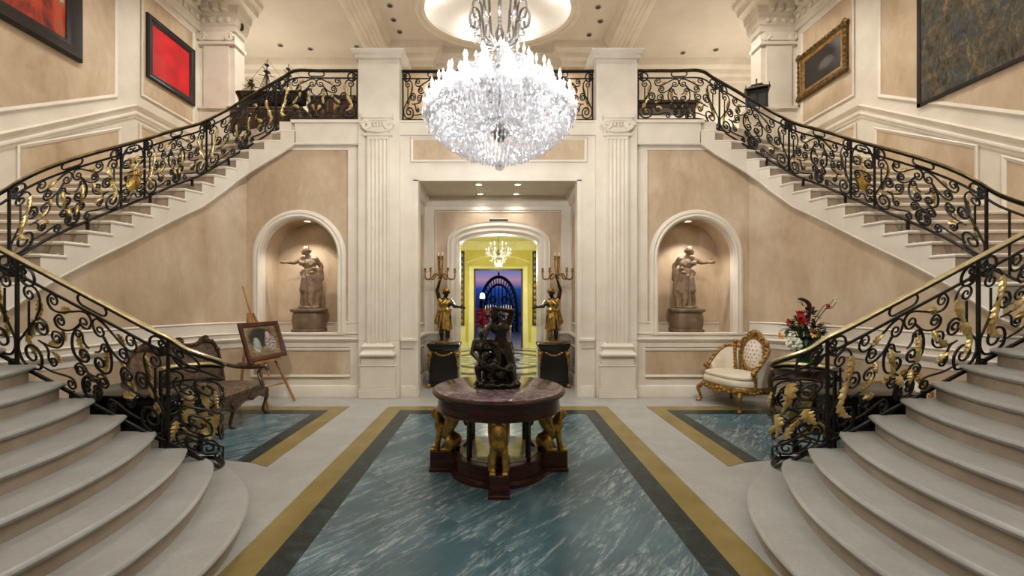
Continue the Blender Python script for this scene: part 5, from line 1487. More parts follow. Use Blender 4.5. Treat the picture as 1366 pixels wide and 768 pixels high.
    for q in (((.12, 0, .3), (.24, .0, .48), (.36, .0, .62), (.42, .0, .70)), ((.14, 0, .26), (.26, .02, .36), (.40, .02, .34)), ((.10, 0, .34), (.26, 0, .58), (.30, 0, .62)), ((.30, 0, .56), (.40, 0, .58), (.46, .0, .66))):
        m.tube(crom(list(q), 5), [.009, .007, .004], 5)
    m.build('twigs', M['twig'], f)
    petals((.32, -.02, .60), 10, .05, .018, .5, M['red'], 'red_flower', M['maroon'], .018)
    petals((.43, -.02, .70), 8, .035, .012, .5, M['cream'], 'white_flower', M['yellow'], .012)
vase()

def commode(sg, label):
    t = thing('carved_table', label, 'table', (sg*3.68, 4.50, 0), 0)
    m = MB(); ol = []
    for i in range(48):
        a = 2*PI*i/48; k = 1/(abs(math.cos(a))**4+abs(math.sin(a))**4)**.25; ol.append((.52*k*math.cos(a)*(1+.03*math.cos(8*a)), .34*k*math.sin(a)*(1+.03*math.cos(8*a))))
    rg = lambda o, z: [(x*o, y*o, z) for x, y in ol]
    m.rings([rg(.95, .785), rg(1, .79), rg(1.01, .805), rg(.99, .82), rg(.96, .825)]); m.build('table_top', M['black'], t)
    m = MB(); m.rings([rg(.84, .40), rg(.93, .46), rg(.96, .6), rg(.90, .785)])
    for i in range(48): x, y = ol[i]; m.ell((x*.93, y*.93, .60+.05*math.cos(i*1.7)), (.035, .03, .09), 7, 5); m.ell((x*.92, y*.90, .43+.025*math.sin(i*.9)), (.03, .025, .03), 6, 5)
    m.build('carved_apron', M['black'], t)
    for sx in (-1, 1):
        for sy in (-1, 1): cab_leg('leg', t, M['black'], (sx*.42, sy*.24, .46), (sx*.8, sy*.6), .46, (.06, .05, .03, .028, .034))
    m = MB(); m.tube(crom([(-.42, -.2, .12), (-.2, 0, .16), (.2, 0, .16), (.42, .2, .12)], 5), .025, 6); m.tube(crom([(-.42, .2, .12), (-.2, 0, .16), (.2, 0, .16), (.42, -.2, .12)], 5), .025, 6); m.ell((0, 0, .19), (.06, .06, .06)); m.build('stretcher', M['black'], t)
commode(-1, 'black heavily carved table behind the left staircase railing, beside the settee')
commode(1, 'black heavily carved table behind the right staircase railing, below the vase')
# ================================================================ gallery furniture
def ship():
    t = thing('sideboard', 'long plain brown sideboard on the left gallery under the model ship', 'sideboard', (-5.08, 9.75, GZ))
    m = MB(); m.box(-.78, .78, -.25, .25, .15, .98); m.box(-.82, .82, -.29, .29, .98, 1.02)
    m.build('cabinet', M['plinth'], t, bevel=.008)
    for sx in (-1, 1):
        for sy in (-1, 1): m = MB(); m.lathe([(.03, 0), (.04, .06), (.05, .15)], 10, (sx*.7, sy*.2, 0)); m.build('foot', M['plinth'], t)
    m = MB(); [m.box(-.75+.38*k, -.41+.38*k, -.265, -.25, .2, .92) for k in range(4)]; m.build('door_panels', M['wood2'], t, bevel=.004)
    s = thing('model_ship', 'black model sailing ship with three masts on the left gallery', 'model ship', (-5.05, 9.75, GZ+1.022))
    m = MB(); rg = []; L = .95
    for i in range(25):
        u = -1+2*i/24; x = u*L; w = .17*(1-abs(u)**3.2)**.7+.012; zk = .07+.10*max(0, abs(u)-.55)**1.3*(1.6 if u < 0 else 2.2); zt = .42+.06*u*u; r_ = []
        xs = x-(.08 if u < -.9 else 0)
        for k in range(9):
            a = PI*k/8; v = math.sin(a); r_.append((x+(.10*(k in (0, 8)))*(-1 if u < 0 else 1)*(abs(u) > .8), -w*math.cos(a)*(.75+.25*(1-v)), lerp(zt, zk, v**.7)))
        rg.append(r_)
    m.rings(rg); m.build('hull', M['black'], s)
    m = MB()
    for sy in (-1, 1):
        m.tube([((-1+2*i/24)*L, sy*(.175*(1-abs(-1+2*i/24)**3.2)**.7+.01), .40+.06*(-1+2*i/24)**2) for i in range(25)], .012, 5)
    for k in range(14): x = -.75+.11*k; m.box(x-.02, x+.02, -.185, -.15, .33, .36)
    m.build('gunwale', M['wood2'], s)
    m = MB(); m.box(-.5, -.42, -.12, .12, 0, .12); m.box(.42, .5, -.12, .12, 0, .12); m.build('cradle', M['wood2'], s)
    for x, h in ((-.62, .82), (-.18, 1.28), (.42, 1.16)):
        m = MB(); m.tube([(x, 0, .35), (x+.03*(1 if h > 1 else 2), 0, h*.98)], [.022, .016, .008], 6)
        for zz, ww in ((.62, .09), (.8, .06)):
            z = .35+(h-.35)*zz; m.lathe([(ww*.5, z-.02), (ww, z), (ww, z+.02), (ww*.6, z+.03)], 10, (x+.02, 0, 0))
        m.tube([(x+.02, -.22, .35+(h-.35)*.66), (x+.02, .22, .35+(h-.35)*.66)], .009, 5); m.tube([(x-.15, -.1, .35+(h-.35)*.52), (x+.18, .1, .35+(h-.35)*.56)], .009, 5)
        ms = m.build('mast', M['wood2'], s)
        m = MB()
        for sy in (-1, 1):
            for k in range(5): m.tube([(x-.12+.06*k, sy*.16, .42), (x+.02, sy*.03, .35+(h-.35)*.62)], .006, 4)
            for k in range(4): z = .47+.07*k; q = .115-.022*k; m.tube([(x-q, sy*(.155-.03*k), z), (x+q, sy*(.155-.03*k), z)], .004, 4)
        m.build('shrouds', M['rope'], ms)
    m = MB(); m.tube([(.85, 0, .46), (1.12, 0, .56)], [.018, .008], 6); m.build('bowsprit', M['wood2'], s)
    m = MB()
    for a, b in (((-.15, 0, 1.25), (.42, 0, .62)), ((.45, 0, 1.12), (1.1, 0, .56)), ((-.58, 0, .8), (-.18, 0, .6)), ((-.15, 0, 1.22), (-.9, 0, .46)), ((.44, 0, .8), (1.0, 0, .52))): m.tube([a, b], .004, 4)
    m.build('stays', M['rope'], s)
ship()
def chest():
    s = bpy.data.objects['model_ship']; s.scale = (.80, .9, .95)
    t = thing('chest', 'dark carved wooden chest on the left gallery beside the model ship', 'chest', (-3.58, 9.6, GZ))
    m = MB(); m.box(-.5, .5, -.25, .25, .55, 1.15); m.box(-.54, .54, -.28, .28, 1.15, 1.2); m.box(-.53, .53, -.27, .27, .5, .56); m.build('case', M['wood2'], t, bevel=.01)
    for sx in (-1, 1):
        for sy in (-1, 1): cab_leg('leg', t, M['wood2'], (sx*.44, sy*.2, .52), (sx*.6, sy*.6), .52, (.05, .045, .03, .03, .04))
    m = MB()
    for k in range(2): x = -.25+.5*k; m.tube([(x-.18, -.262, .62), (x+.18, -.262, .62), (x+.18, -.262, 1.08), (x-.18, -.262, 1.08)], .018, 5, True); m.ell((x, -.26, .85), (.1, .025, .13))
    m.build('carved_panels', M['gilt'], t)
    b = thing('gallery_chair', 'reddish-brown carved chair by the pier on the left gallery', 'chair', (-2.98, 8.75, GZ), R(20))
    m = MB(); m.box(-.27, .27, -.26, .26, .36, .43); m.build('seat_frame', M['frame'], b, bevel=.01)
    m = MB(); m.rings([[(x*(1-o), y*(1-o), z) for x, y in ((-.25, -.25), (.25, -.25), (.25, .22), (-.25, .22))] for o, z in ((0, .43), (-.02, .46), (.03, .50), (.3, .51))]); m.build('seat_cushion', M['floral'], b)
    m = MB(); rg = []
    for i in range(13):
        u = -1+i/6; zt = .98-.12*u*u; rg.append([(u*.25, .22+.1, .5), (u*.25, .26+.08, zt), (u*.25, .30+.08, zt), (u*.25, .28, .5)])
    m.rings(rg); m.tube([((-1+i/6)*.26, .33, 1.0-.12*(-1+i/6)**2) for i in range(13)], .03, 7); m.ell((0, .33, 1.02), (.08, .035, .05)); m.build('backrest', M['frame'], b)
    for sx in (-1, 1):
        cab_leg('leg', b, M['frame'], (sx*.23, -.22, .38), (sx*.5, -.8), .38); cab_leg('leg', b, M['frame'], (sx*.23, .22, .38), (sx*.5, .8), .38)
        m = MB(); m.tube(crom([(sx*.26, .28, .68), (sx*.29, 0, .66), (sx*.29, -.2, .66), (sx*.28, -.22, .44)], 4), .022, 7); m.build('armrest', M['gilt'], b)
chest()
def console_right():
    t = thing('console_table', 'dark long console table on the right gallery behind the railing', 'table', (3.35, 9.0, GZ))
    m = MB(); m.box(-.75, .75, -.22, .22, .80, .86); m.build('table_top', M['wood2'], t, bevel=.01)
    m = MB(); m.box(-.68, .68, -.18, .18, .70, .80); m.build('apron', M['wood2'], t, bevel=.006)
    for sx in (-1, 1):
        for sy in (-1, 1): cab_leg('leg', t, M['wood2'], (sx*.62, sy*.14, .74), (sx*.5, sy*.5), .74)
    t = thing('display_plinth', 'pale square plinth carrying the black lantern on the right gallery', 'plinth', (5.95, 10.0, GZ))
    m = MB(); m.box(-.27, .27, -.24, .24, .12, 1.06); m.build('shaft', M['white'], t, bevel=.01); m = MB(); m.box(-.32, .32, -.29, .29, 0, .12); m.build('base', M['white'], t, bevel=.01)
    m = MB(); m.box(-.33, .33, -.3, .3, 1.06, 1.12); m.build('cap', M['white'], t, bevel=.01)
    l = thing('lantern', 'black house-shaped lantern on a plinth on the right gallery', 'lantern', (5.95, 10.0, GZ+1.121), R(-25))
    m = MB(); m.box(-.22, .22, -.19, .19, 0, .05); m.build('base', M['black'], l, bevel=.006)
    m = MB()
    for sx in (-1, 1):
        for sy in (-1, 1): m.box(sx*.19-.02, sx*.19+.02, sy*.16-.02, sy*.16+.02, .05, .46)
    m.box(-.2, .2, .14, .16, .05, .46); m.box(-.21, -.19, -.16, .16, .05, .46); m.box(-.2, .2, -.18, -.14, .40, .46); m.box(-.2, .2, -.18, -.14, .05, .10); m.box(-.02, .02, -.175, -.155, .05, .46); m.build('body', M['black'], l)
    m = MB(); m.box(-.18, .18, -.165, -.158, .1, .4); m.box(.19, .196, -.15, .15, .06, .45); m.build('pane', M['grey'], l, False)
    m = MB(); m.rings([[(-a, -b, z), (a, -b, z), (a, b, z), (-a, b, z)] for a, b, z in ((.25, .22, .46), (.26, .23, .48), (.16, .13, .56), (.12, .10, .58), (.11, .09, .62), (.03, .03, .64))]); m.tube([(0, 0, .62), (0, 0, .78)], [.018, .008], 6); m.ell((0, 0, .74), .02)
    for sx in (-1, 1):
        for sy in (-1, 1): m.tube([(sx*.23, sy*.2, .47), (sx*.23, sy*.2, .58)], [.016, .005], 6)
    m.build('roof', M['black'], l)
console_right()

# ================================================================ chandelier
HX, HYY = .02, 4.6
def drop_mesh():
    v = [(0, 0, 0), (0, 0, -.062)]+[(.011*math.cos(2*PI*i/6), .011*math.sin(2*PI*i/6), -.042) for i in range(6)]
    return v, [(0, 2+i, 2+(i+1) % 6) for i in range(6)]+[(1, 2+(i+1) % 6, 2+i) for i in range(6)]
def chandelier():
    random.seed(21)
    t = thing('chandelier', 'huge white crystal chandelier with tiers of candle bulbs hanging over the table', 'chandelier', (HX, HYY, 0))
    DV, DF = drop_mesh()
    def drop(m, p, s=1.0): m.add([(p[0]+x*s, p[1]+y*s, p[2]+z*s) for x, y, z in DV], DF)
    def bead(m, p, r=.012): m.add([(p[0]+x*r, p[1]+y*r, p[2]+z*r) for x, y, z in ((1, 0, 0), (-1, 0, 0), (0, 1, 0), (0, -1, 0), (0, 0, 1.2), (0, 0, -1.2))], [(0, 2, 4), (2, 1, 4), (1, 3, 4), (3, 0, 4), (2, 0, 5), (1, 2, 5), (3, 1, 5), (0, 3, 5)])
    m = MB(); m.tube([(0, 0, 4.95), (0, 0, CZ-.05)], .02, 8)
    k = 5.0
    while k < CZ-.1:
        m.tube([(.035*math.cos(a), 0, k+.05*math.sin(a)) for a in [2*PI*i/10 for i in range(10)]], .009, 5, True); k += .085
    m.build('chain', M['silver'], t)
    m = MB(); m.lathe([(.16, CZ-.06), (.14, CZ-.03), (.18, CZ)], 20); m.build('ceiling_rose', M['silver'], t)
    m = MB(); m.lathe([(.02, 3.40), (.06, 3.43), (.10, 3.50), (.05, 3.56), (.035, 3.64), (.07, 3.72), (.05, 3.8), (.03, 3.86), (.075, 3.95), (.045, 4.03), (.03, 4.12), (.06, 4.22), (.035, 4.30), (.025, 4.45), (.05, 4.55), (.02, 4.65), (.02, 5.0)], 16); m.build('stem', M['silver'], t)
    tiers = [(.77, 3.74, 24, 3.68), (.67, 3.87, 20, 3.70), (.55, 3.99, 16, 3.84), (.41, 4.10, 12, 3.96), (.25, 4.22, 8, 4.08)]
    proto = None; rest = MB(); big = []; strings = []
    for r, z, n, z0 in tiers:
        a0 = random.uniform(0, .2)
        am = MB(); am.tube(crom([(.04, 0, z0), (r*.35, 0, z0-.12), (r*.7, 0, z-.13), (r*.95, 0, z-.10), (r, 0, z-.01)], 5), [.010, .012, .010, .009], 6)
        am.lathe([(.008, -.02), (.045, 0), (.05, .012), (.02, .018)], 10, (r, 0, z)); am.lathe([(.013, .01), (.012, .075)], 8, (r, 0, z))
        a = am.build('arm', M['crystal'], t); a.rotation_euler = (0, 0, a0)
        bm = MB(); bm.lathe([(.004, .075), (.016, .09), (.017, .105), (.008, .13), (.001, .15)], 8, (r, 0, z)); bm.build('bulb', M['bulb'], a)
        for k in range(1, n): dup_part(a, t, rz=a0+2*PI*k/n)
        for k in range(n):
            a1 = a0+2*PI*k/n; a2 = a0+2*PI*(k+1)/n
            P1 = Vector((r*math.cos(a1), r*math.sin(a1), z)); P2 = Vector((r*math.cos(a2), r*math.sin(a2), z))
            for q in range(1, 9): f = q/9; p = P1.lerp(P2, f)-Vector((0, 0, .10*4*f*(1-f))); bead(rest, p, .014); 
            mid = P1.lerp(P2, .5)-Vector((0, 0, .10))
            for j in range(2): drop(rest, mid-Vector((0, 0, .01+.06*j)), .9)
            for j in range(8):
                b = 2*PI*j/8; p = P1+Vector((.045*math.cos(b), .045*math.sin(b), -.005)); drop(rest, p, .8); 
                if j % 2: drop(rest, p-Vector((0, 0, .055)), 1.0)
            # rising string of beads towards the crown
            for q in range(1, 12): f = q/12; p = P1.lerp(Vector((.12*math.cos(a1), .12*math.sin(a1), z+.28)), f)-Vector((0, 0, .12*4*f*(1-f))); bead(rest, p, .013)
    # drop curtains below the arms: rings shrinking towards the bottom bowl
    levels = [(.77, 3.70), (.745, 3.63), (.71, 3.57), (.67, 3.52), (.62, 3.475), (.56, 3.43), (.50, 3.39), (.43, 3.355), (.36, 3.33), (.29, 3.305), (.22, 3.285), (.15, 3.27), (.08, 3.26)]
    for li, (r, z) in enumerate(levels):
        n = max(6, int(2*PI*r/.042))
        for k in range(n):
            a = 2*PI*(k+.5*(li % 2))/n; p = Vector((r*math.cos(a), r*math.sin(a), z+random.uniform(-.012, .012)))
            s = random.uniform(.9, 1.35)
            if li == 0 and k % 1 == 0 and len(big) < 100 and math.sin(a) < .35: big.append((p, s*1.3))
            elif li == 1 and len(big) < 100 and math.sin(a) < -.2: big.append((p, s*1.3))
            else: drop(rest, p, s)
            bead(rest, p+Vector((0, 0, .016)), .011)
            if li < 9 and k % 2: drop(rest, p*1.0+Vector((-.03*math.cos(a), -.03*math.sin(a), .07)), s)
    for i in range(520):   # inner clouds of pendants between the tiers
        z = random.uniform(3.45, 4.2); rm = .74-(max(0, z-3.75)*.95) if z > 3.75 else .74-(3.75-z)*.9
        r = rm*random.uniform(.35, 1)**.6; a = random.uniform(0, 2*PI); drop(rest, (r*math.cos(a), r*math.sin(a), z), random.uniform(.8, 1.4))
    # crown loops
    for k in range(12):
        a = 2*PI*k/12; R_ = .30
        pl = crom([(.06, 4.40), (.17, 4.46), (.20, 4.62), (.22, 4.78), (.28, 4.82), (.315, 4.74), (.30, 4.64), (.24, 4.60), (.20, 4.66)], 5)
        m = MB(); m.tube([(x*math.cos(a), x*math.sin(a), z) for x, z in pl], .014, 6); m.build('crown_scroll', M['silver'], t)
        for q in range(3): drop(rest, (.315*math.cos(a), .315*math.sin(a), 4.72-.065*q), .9)
        for q in range(9): f = q/9; bead(rest, (lerp(.3, .2, f)*math.cos(a), lerp(.3, .2, f)*math.sin(a), lerp(4.7, 4.42, f)), .012)
    m = MB(); v0 = DV
    pm = MB(); drop(pm, (0, 0, 0), 1); first = None
    for p, s in big:
        if first is None: o = first = pm.build('crystal_drop', M['crystal'], t, False)
        else: o = dup_part(first, t)
        o.location = p; o.scale = (s, s, s)
    rs = rest.build('crystal_pendants', M['crystal'], t, False, fix=False); rs['kind'] = 'stuff'
    m = MB(); m.lathe([(.004, 3.26), (.02, 3.24), (.012, 3.21), (.03, 3.19)], 10); m.ell((0, 0, 3.15), (.055, .055, .05), 12, 8); m.build('bottom_finial', M['crystal'], t)
chandelier()
lampC = [(HX, HYY)]

# ================================================================ room beyond the arch and the dusk outside
def far_room():
    global tn
    Y0, Y1 = 9.62, 15.4; H = 3.75
    w = MB(); w.box(-2.6, -2.5, Y0, Y1, 0, H); struct('wall_far_left', w, M['limewall'], False)
    w = MB(); w.box(2.5, 2.6, Y0, Y1, 0, H); struct('wall_far_right', w, M['limewall'], False)
    w = MB(); w.box(-2.5, -.85, Y1, Y1+.25, 0, H); w.box(.89, 2.5, Y1, Y1+.25, 0, H); w.box(-.85, .89, Y1, Y1+.25, 2.80, H); struct('wall_far_rear', w, M['limewall'], False)
    w = MB(); w.box(-2.6, 2.6, Y0, Y1+.25, H, H+.1); struct('ceiling_far', w, M['limetrim'], False)
    w = MB(); w.box(-2.55, 2.55, Y0, Y0+.02, 3.9, 4.0)
    w.sweep([(-2.5, Y0), (-2.5, Y1), (2.5, Y1), (2.5, Y0)], [(0, 3.45), (-.04, 3.47), (-.08, 3.6), (-.2, 3.7), (-.22, H), (0, H)])
    w.sweep([(-2.5, Y0), (-2.5, Y1), (-1.05, Y1)], [(0, 0), (-.03, 0), (-.03, .18), (0, .2)]); w.sweep([(1.08, Y1), (2.5, Y1), (2.5, Y0)], [(0, 0), (-.03, 0), (-.03, .18), (0, .2)])
    casing(w, [(-.85, 0), (-.85, 2.80), (.89, 2.80), (.89, 0)], [(0, -.1), (0, .02), (.05, .04), (.14, .03), (.19, .05), (.20, 0)], Y1)
    for sg in (-1, 1): w.box(*sorted((.02+sg*1.16, .02+sg*1.40)), Y1-.10, Y1, 0, 3.5)
    w.tube([(-1.1+2.24*i/16, Y1-.01, 3.02+.26*math.sin(PI*i/16)) for i in range(17)], .03, 6)
    struct('trim_%d' % tn, w, M['limetrim']); tn += 1
    d = MB()
    for sg in (-1, 1): d.box(*sorted((.02+sg*1.0, .02+sg*1.06)), Y1-.04, Y1+.2, 0, 2.8) if False else None
    d.box(-.85, -.79, Y1+.02, Y1+.1, 0, 2.8); d.box(.83, .89, Y1+.02, Y1+.1, 0, 2.8); d.box(-.85, .89, Y1+.02, Y1+.1, 2.74, 2.8); struct('door_1', d, M['wood2'], False)
    for sg, nm in ((-1, 'left'), (1, 'right')):
        t = thing('wall_mirror', 'tall dark narrow wall panel on the %s of the garden doorway' % nm, 'wall panel', (.02+sg*1.06*1.22, Y1-.125, 0))
        m = MB(); m.box(-.10, .10, 0, .02, .80, 3.42); m.build('dark_panel', M['leafd'], t, False)
        m = MB(); m.tube([(-.10, 0, .80), (.10, 0, .80), (.10, 0, 3.42), (-.10, 0, 3.42)], .014, 5, True)
        for k in range(12): m.ell((0, -.002, .95+.21*k), (.05, .008, .07), 8, 5)
        m.build('gilt_trellis', M['gilt'], t)
    f = MB(); f.box(-2.6, 2.6, 9.62, 15.65, -.2, 0.0); struct('floor_far', f, M['pale_marble'], False)
    g = MB(); c = (.02, 12.4)
    for r0, r1 in ((.5, .62), (1.25, 1.5), (2.0, 2.25)):
        n = 48
        for i in range(n):
            a, b = 2*PI*i/n, 2*PI*(i+1)/n; g.quad(*[(c[0]+r*math.cos(q), c[1]+r*math.sin(q)*1.15, .003) for r, q in ((r0, a), (r1, a), (r1, b), (r0, b))])
    struct('trim_%d' % tn, g, M['green'], False); tn += 1
    g = MB()
    for i in range(16):
        a = 2*PI*i/16; g.quad(*[(c[0]+r*math.cos(q), c[1]+r*math.sin(q)*1.15, .004) for r, q in ((.62, a), (1.0, a-.12), (1.25, a), (1.0, a+.12))])
    struct('trim_%d' % tn, g, M['blue'], False); tn += 1
    # small chandelier
    t = thing('chandelier', 'small crystal chandelier in the lime-yellow room beyond the archway', 'chandelier', (.02, 12.2, 0))
    m = MB(); m.tube([(0, 0, 3.1), (0, 0, H)], .012, 6); m.lathe([(.02, 2.75), (.06, 2.85), (.03, 2.95), (.05, 3.05), (.015, 3.15)], 12); m.lathe([(.08, H-.04), (.1, H)], 12); m.build('stem', M['silver'], t)
    cr = MB(); random.seed(4)
    for r, z, n in ((.34, 3.05, 10), (.22, 3.22, 6)):
        for k in range(n):
            a = 2*PI*k/n; e = Vector((r*math.cos(a), r*math.sin(a), z))
            am = MB(); am.tube(crom([(0, 0, z-.1), tuple(e*.5+Vector((0, 0, z*.5-.12))), tuple(e)], 4), .007, 5); am.lathe([(.006, -.01), (.03, 0), (.01, .01), (.01, .05)], 8, e); o = am.build('arm', M['crystal'], t)
            bm = MB(); bm.lathe([(.004, .05), (.014, .065), (.012, .085), (.002, .11)], 7, e); bm.build('bulb', M['bulb'], o)
            for j in range(6): cr.bar(e+Vector((.03*math.cos(j), .03*math.sin(j), -.0)), e+Vector((.03*math.cos(j), .03*math.sin(j), -.09)), .008, 5, .003)
    for i in range(110):
        z = random.uniform(2.7, 3.1); r = (.32 if z > 2.95 else .32*(z-2.62)/.33)*random.uniform(.5, 1); a = random.uniform(0, 2*PI); cr.bar((r*math.cos(a), r*math.sin(a), z), (r*math.cos(a), r*math.sin(a), z-.06), .003, 5, .010)
    o = cr.build('crystal_pendants', M['crystal'], t, False); o['kind'] = 'stuff'
    # outside: terrace, hedge, arched iron gate, lamp, console with candelabra
    g = MB(); g.box(-14, 14, 15.65, 40, -.25, -.04); struct('ground_terrace', g, M['terrace'], False)
    t = thing('garden_arch', 'black iron garden arch silhouetted against the dusk sky beyond the doorway', 'garden arch', (.05, 23.0, -.04))
    m = MB(); ap = [(-.98, 0), (-.98, 1.2)]+[(.98*math.cos(PI-PI*i/20), 1.2+1.75*math.sin(PI*i/20)) for i in range(1, 20)]+[(.98, 1.2), (.98, 0)]
    for y in (0, .7): m.tube([(x, y, z) for x, z in ap], .07, 6); m.tube([(x*.78, y, z*.86) for x, z in ap], .05, 6)
    m.build('arch_frame', M['iron'], t)
    for y in (0,):
        for i in range(1, len(ap)-1, 1):
            x, z = ap[i]; mm = MB(); mm.tube([(x, y, z), (x*.78, y, z*.86)], .028, 5); mm.build('bar', M['iron'], t)
        for k in range(-3, 4): mm = MB(); mm.tube([(k*.2, y, 0), (k*.2, y, .86*(1.2+1.75*math.sqrt(max(0, 1-(k*.2/.76)**2))))], .028, 5); mm.build('bar', M['iron'], t)
        for z in (.9, 1.35): mm = MB(); mm.tube([(-.76, y, z), (.76, y, z)], .03, 5); mm.build('bar', M['iron'], t)
        for sx in (-1, 1):
            mm = MB(); mm.tube([(sx*(.32+.22*math.cos(a)*(1-a/16)), y, 1.7+.22*math.sin(a)*(1-a/16)) for a in [i*.5 for i in range(24)]], .03, 5); mm.build('scroll', M['iron'], t)
    mm = MB(); mm.tube([(0, 0, 2.95), (0, 0, 3.2)], [.05, .02], 6); mm.ell((0, 0, 3.1), .06); mm.build('finial', M['iron'], t)
    random.seed(8)
    for nm, x, y, w_, h, lab in (('hedge', -2.6, 21.8, 1.5, 1.45, 'dark clipped hedge left of the garden arch'), ('hedge', 2.7, 21.8, 1.5, 1.45, 'dark clipped hedge right of the garden arch'), ('hedge', 0, 25.5, 3.6, 1.0, 'low dark hedge behind the garden arch')):
        m = MB()
        for i in range(700):
            p = Vector((random.uniform(-1, 1)*w_, random.uniform(-.4, .4), random.uniform(0, 1)**.8*h)); d = Vector((random.gauss(0, 1), random.gauss(0, 1), random.gauss(0, 1))).normalized(); s = d.orthogonal().normalized()
            m.add([p-d*.09, p+s*.05+d.cross(s)*.01, p+d*.09, p-s*.05], [(0, 1, 2), (0, 2, 3)])
        for k in range(7): m.tube([(-w_*.85+w_*1.7*k/6, 0, 0), (-w_*.8+w_*1.7*k/6, 0, h*.8)], [.03, .015], 5)
        o = m.build(nm, M['hedge'], None, False, fix=False, loc=(x, y, -.04)); tag(o, lab, 'hedge')
    t = thing('garden_lamp', 'glowing white lamp outside at the left of the garden doorway', 'lamp', (-.62, 17.5, -.04))
    m = MB(); m.lathe([(.09, 0), (.09, .03), (.02, .06), (.02, 1.72), (.04, 1.76)], 10); m.build('pole', M['iron'], t); m = MB(); m.lathe([(.09, 1.78), (.11, 1.82), (.09, 1.98), (.04, 2.02)], 14); m.build('lamp_shade', M['lampshade'], t)
    t = thing('planter', 'red flowering planter outside beneath the glowing white lamp', 'planter', (-.66, 18.4, -.04))
    m = MB(); m.lathe([(.16, 0), (.22, .05), (.24, .5), (.26, .55), (.22, .56)], 16); m.build('pot', M['terrace'], t); m = MB()
    for i in range(120): a = random.uniform(0, 2*PI); r = random.uniform(0, .28); m.ell((r*math.cos(a), r*math.sin(a), random.uniform(.6, 1.35)), random.uniform(.03, .06), 6, 5)
    m.tube([(0, 0, .5), (0, 0, 1.2)], .02, 5); m.build('red_flowers', M['red'], t)
    t = thing('console_table', 'gold console table holding candelabra in front of the garden doorway', 'table', (.02, 14.6, 0))
    m = MB(); m.box(-.45, .45, -.16, .16, .80, .86); m.build('table_top', M['pale_marble'], t, bevel=.008); m = MB(); m.box(-.42, .42, -.14, .14, .70, .80); m.build('apron', M['gilt'], t)
    for sx in (-1, 1):
        for sy in (-1, 1): cab_leg('leg', t, M['gilt'], (sx*.38, sy*.1, .74), (sx*.5, sy*.5), .74)
    for sx, lab in ((-1, 'left'), (1, 'right')):
        c = thing('candelabrum', 'branched gold candelabrum on the %s end of the far console table' % lab, 'candelabrum', (.02+sx*.26, 14.6, .861))
        m = MB(); m.lathe([(.07, 0), (.075, .01), (.03, .04), (.015, .1), (.02, .2), (.012, .45), (.02, .47)], 12)
        m.build('stem', M['gilt'], c)
        for k in range(-2, 3):
            m = MB(); x = k*.085; z = .56-.02*abs(k)
            m.tube(crom([(0, 0, .36), (x*.6, 0, .36), (x, 0, .44), (x, 0, z)], 4), .008, 5); m.lathe([(.008, 0), (.022, .01), (.012, .02)], 8, (x, 0, z)); a = m.build('branch', M['gilt'], c)
            m = MB(); m.lathe([(.009, .01), (.009, .12), (.002, .13)], 7, (x, 0, z)); m.build('candle', M['candle'], a)
far_room()

# ================================================================ fixtures
def downlight(loc, label, glow=True, r=.055, group=None, axis=None):
    t = thing('downlight', label, 'downlight', loc, group=group)
    m = MB(); m.lathe([(r, .02), (r, -.004), (r+.006, -.01), (r+.022, -.008), (r+.025, .0), (r+.02, .02)], 20, cap=False); m.build('trim_ring', M['white'] if glow else M['silver'], t)
    m = MB(); m.lathe([(0.001, .004), (r, .004)], 20, cap=False); m.build('lens', M['spot'] if glow else M['grey'], t)
for x, y, lab in ((-.36, 8.25, 'glowing downlight at the front left of the doorway recess ceiling'), (.38, 8.25, 'glowing downlight at the front right of the doorway recess ceiling'), (-.36, 9.0, 'glowing downlight at the rear left of the doorway recess ceiling'), (.38, 9.0, 'glowing downlight at the rear right of the doorway recess ceiling')):
    downlight((x, y, 3.914), lab)
for sg, lab in ((-1, 'easel'), (1, 'armchair')): downlight((sg*NX, HF+.33, 3.192), 'glowing downlight at the top of the niche beside the '+lab)
GR = 'recessed ceiling downlights'
for i, (px, py, lab) in enumerate(((520, 7, 'in the left row left of the ceiling oval, nearest'), (525, 26, 'in the left row left of the ceiling oval, middle'), (533, 42, 'in the left row left of the ceiling oval, farthest'), (798, 9, 'in the right row right of the ceiling oval, nearest'), (801, 28, 'in the right row right of the ceiling oval, middle'), (786, 46, 'in the right row right of the ceiling oval, farthest'),
        (374, 60, 'of the left bay ceiling, over the model ship'), (414, 65, 'of the left bay ceiling, right of the model ship'), (476, 62, 'of the left bay ceiling, beside the beam'), (854, 66, 'of the right bay ceiling, beside the beam'), (911, 70, 'of the right bay ceiling, middle one'), (955, 66, 'of the right bay ceiling, nearest the lantern'))):
    d = (CZ-CH)*FPX/(HY-py); p = P(px, py, d); downlight((p.x, p.y, CZ-.016), 'small unlit downlight '+lab, False, .05, GR)
t = thing('security_camera', 'small black dome camera on the upper left pilaster', 'camera', (-6.28, 10.62, 8.35)); m = MB(); m.lathe([(.06, .10), (.07, .08), (.07, .0)], 14); m.build('mount', M['grey'], t); m = MB(); m.ell((0, 0, 0), .068); m.build('dome', M['black'], t)
t = thing('security_camera', 'small white dome camera on the upper right pilaster', 'camera', (6.28, 10.62, 8.55)); m = MB(); m.lathe([(.06, .10), (.07, .08), (.07, .0)], 14); m.build('mount', M['white'], t); m = MB(); m.ell((0, 0, 0), .068); m.build('dome', M['white'], t)
t = thing('air_vent', 'small grey grille on the wall above the archway', 'vent', (.02, 9.255, 3.36))
m = MB(); m.box(-.22, .22, 0, .02, 0, .02); m.box(-.22, .22, 0, .02, .08, .10); m.box(-.22, -.20, 0, .02, 0, .1); m.box(.20, .22, 0, .02, 0, .1); m.build('frame', M['white'], t)
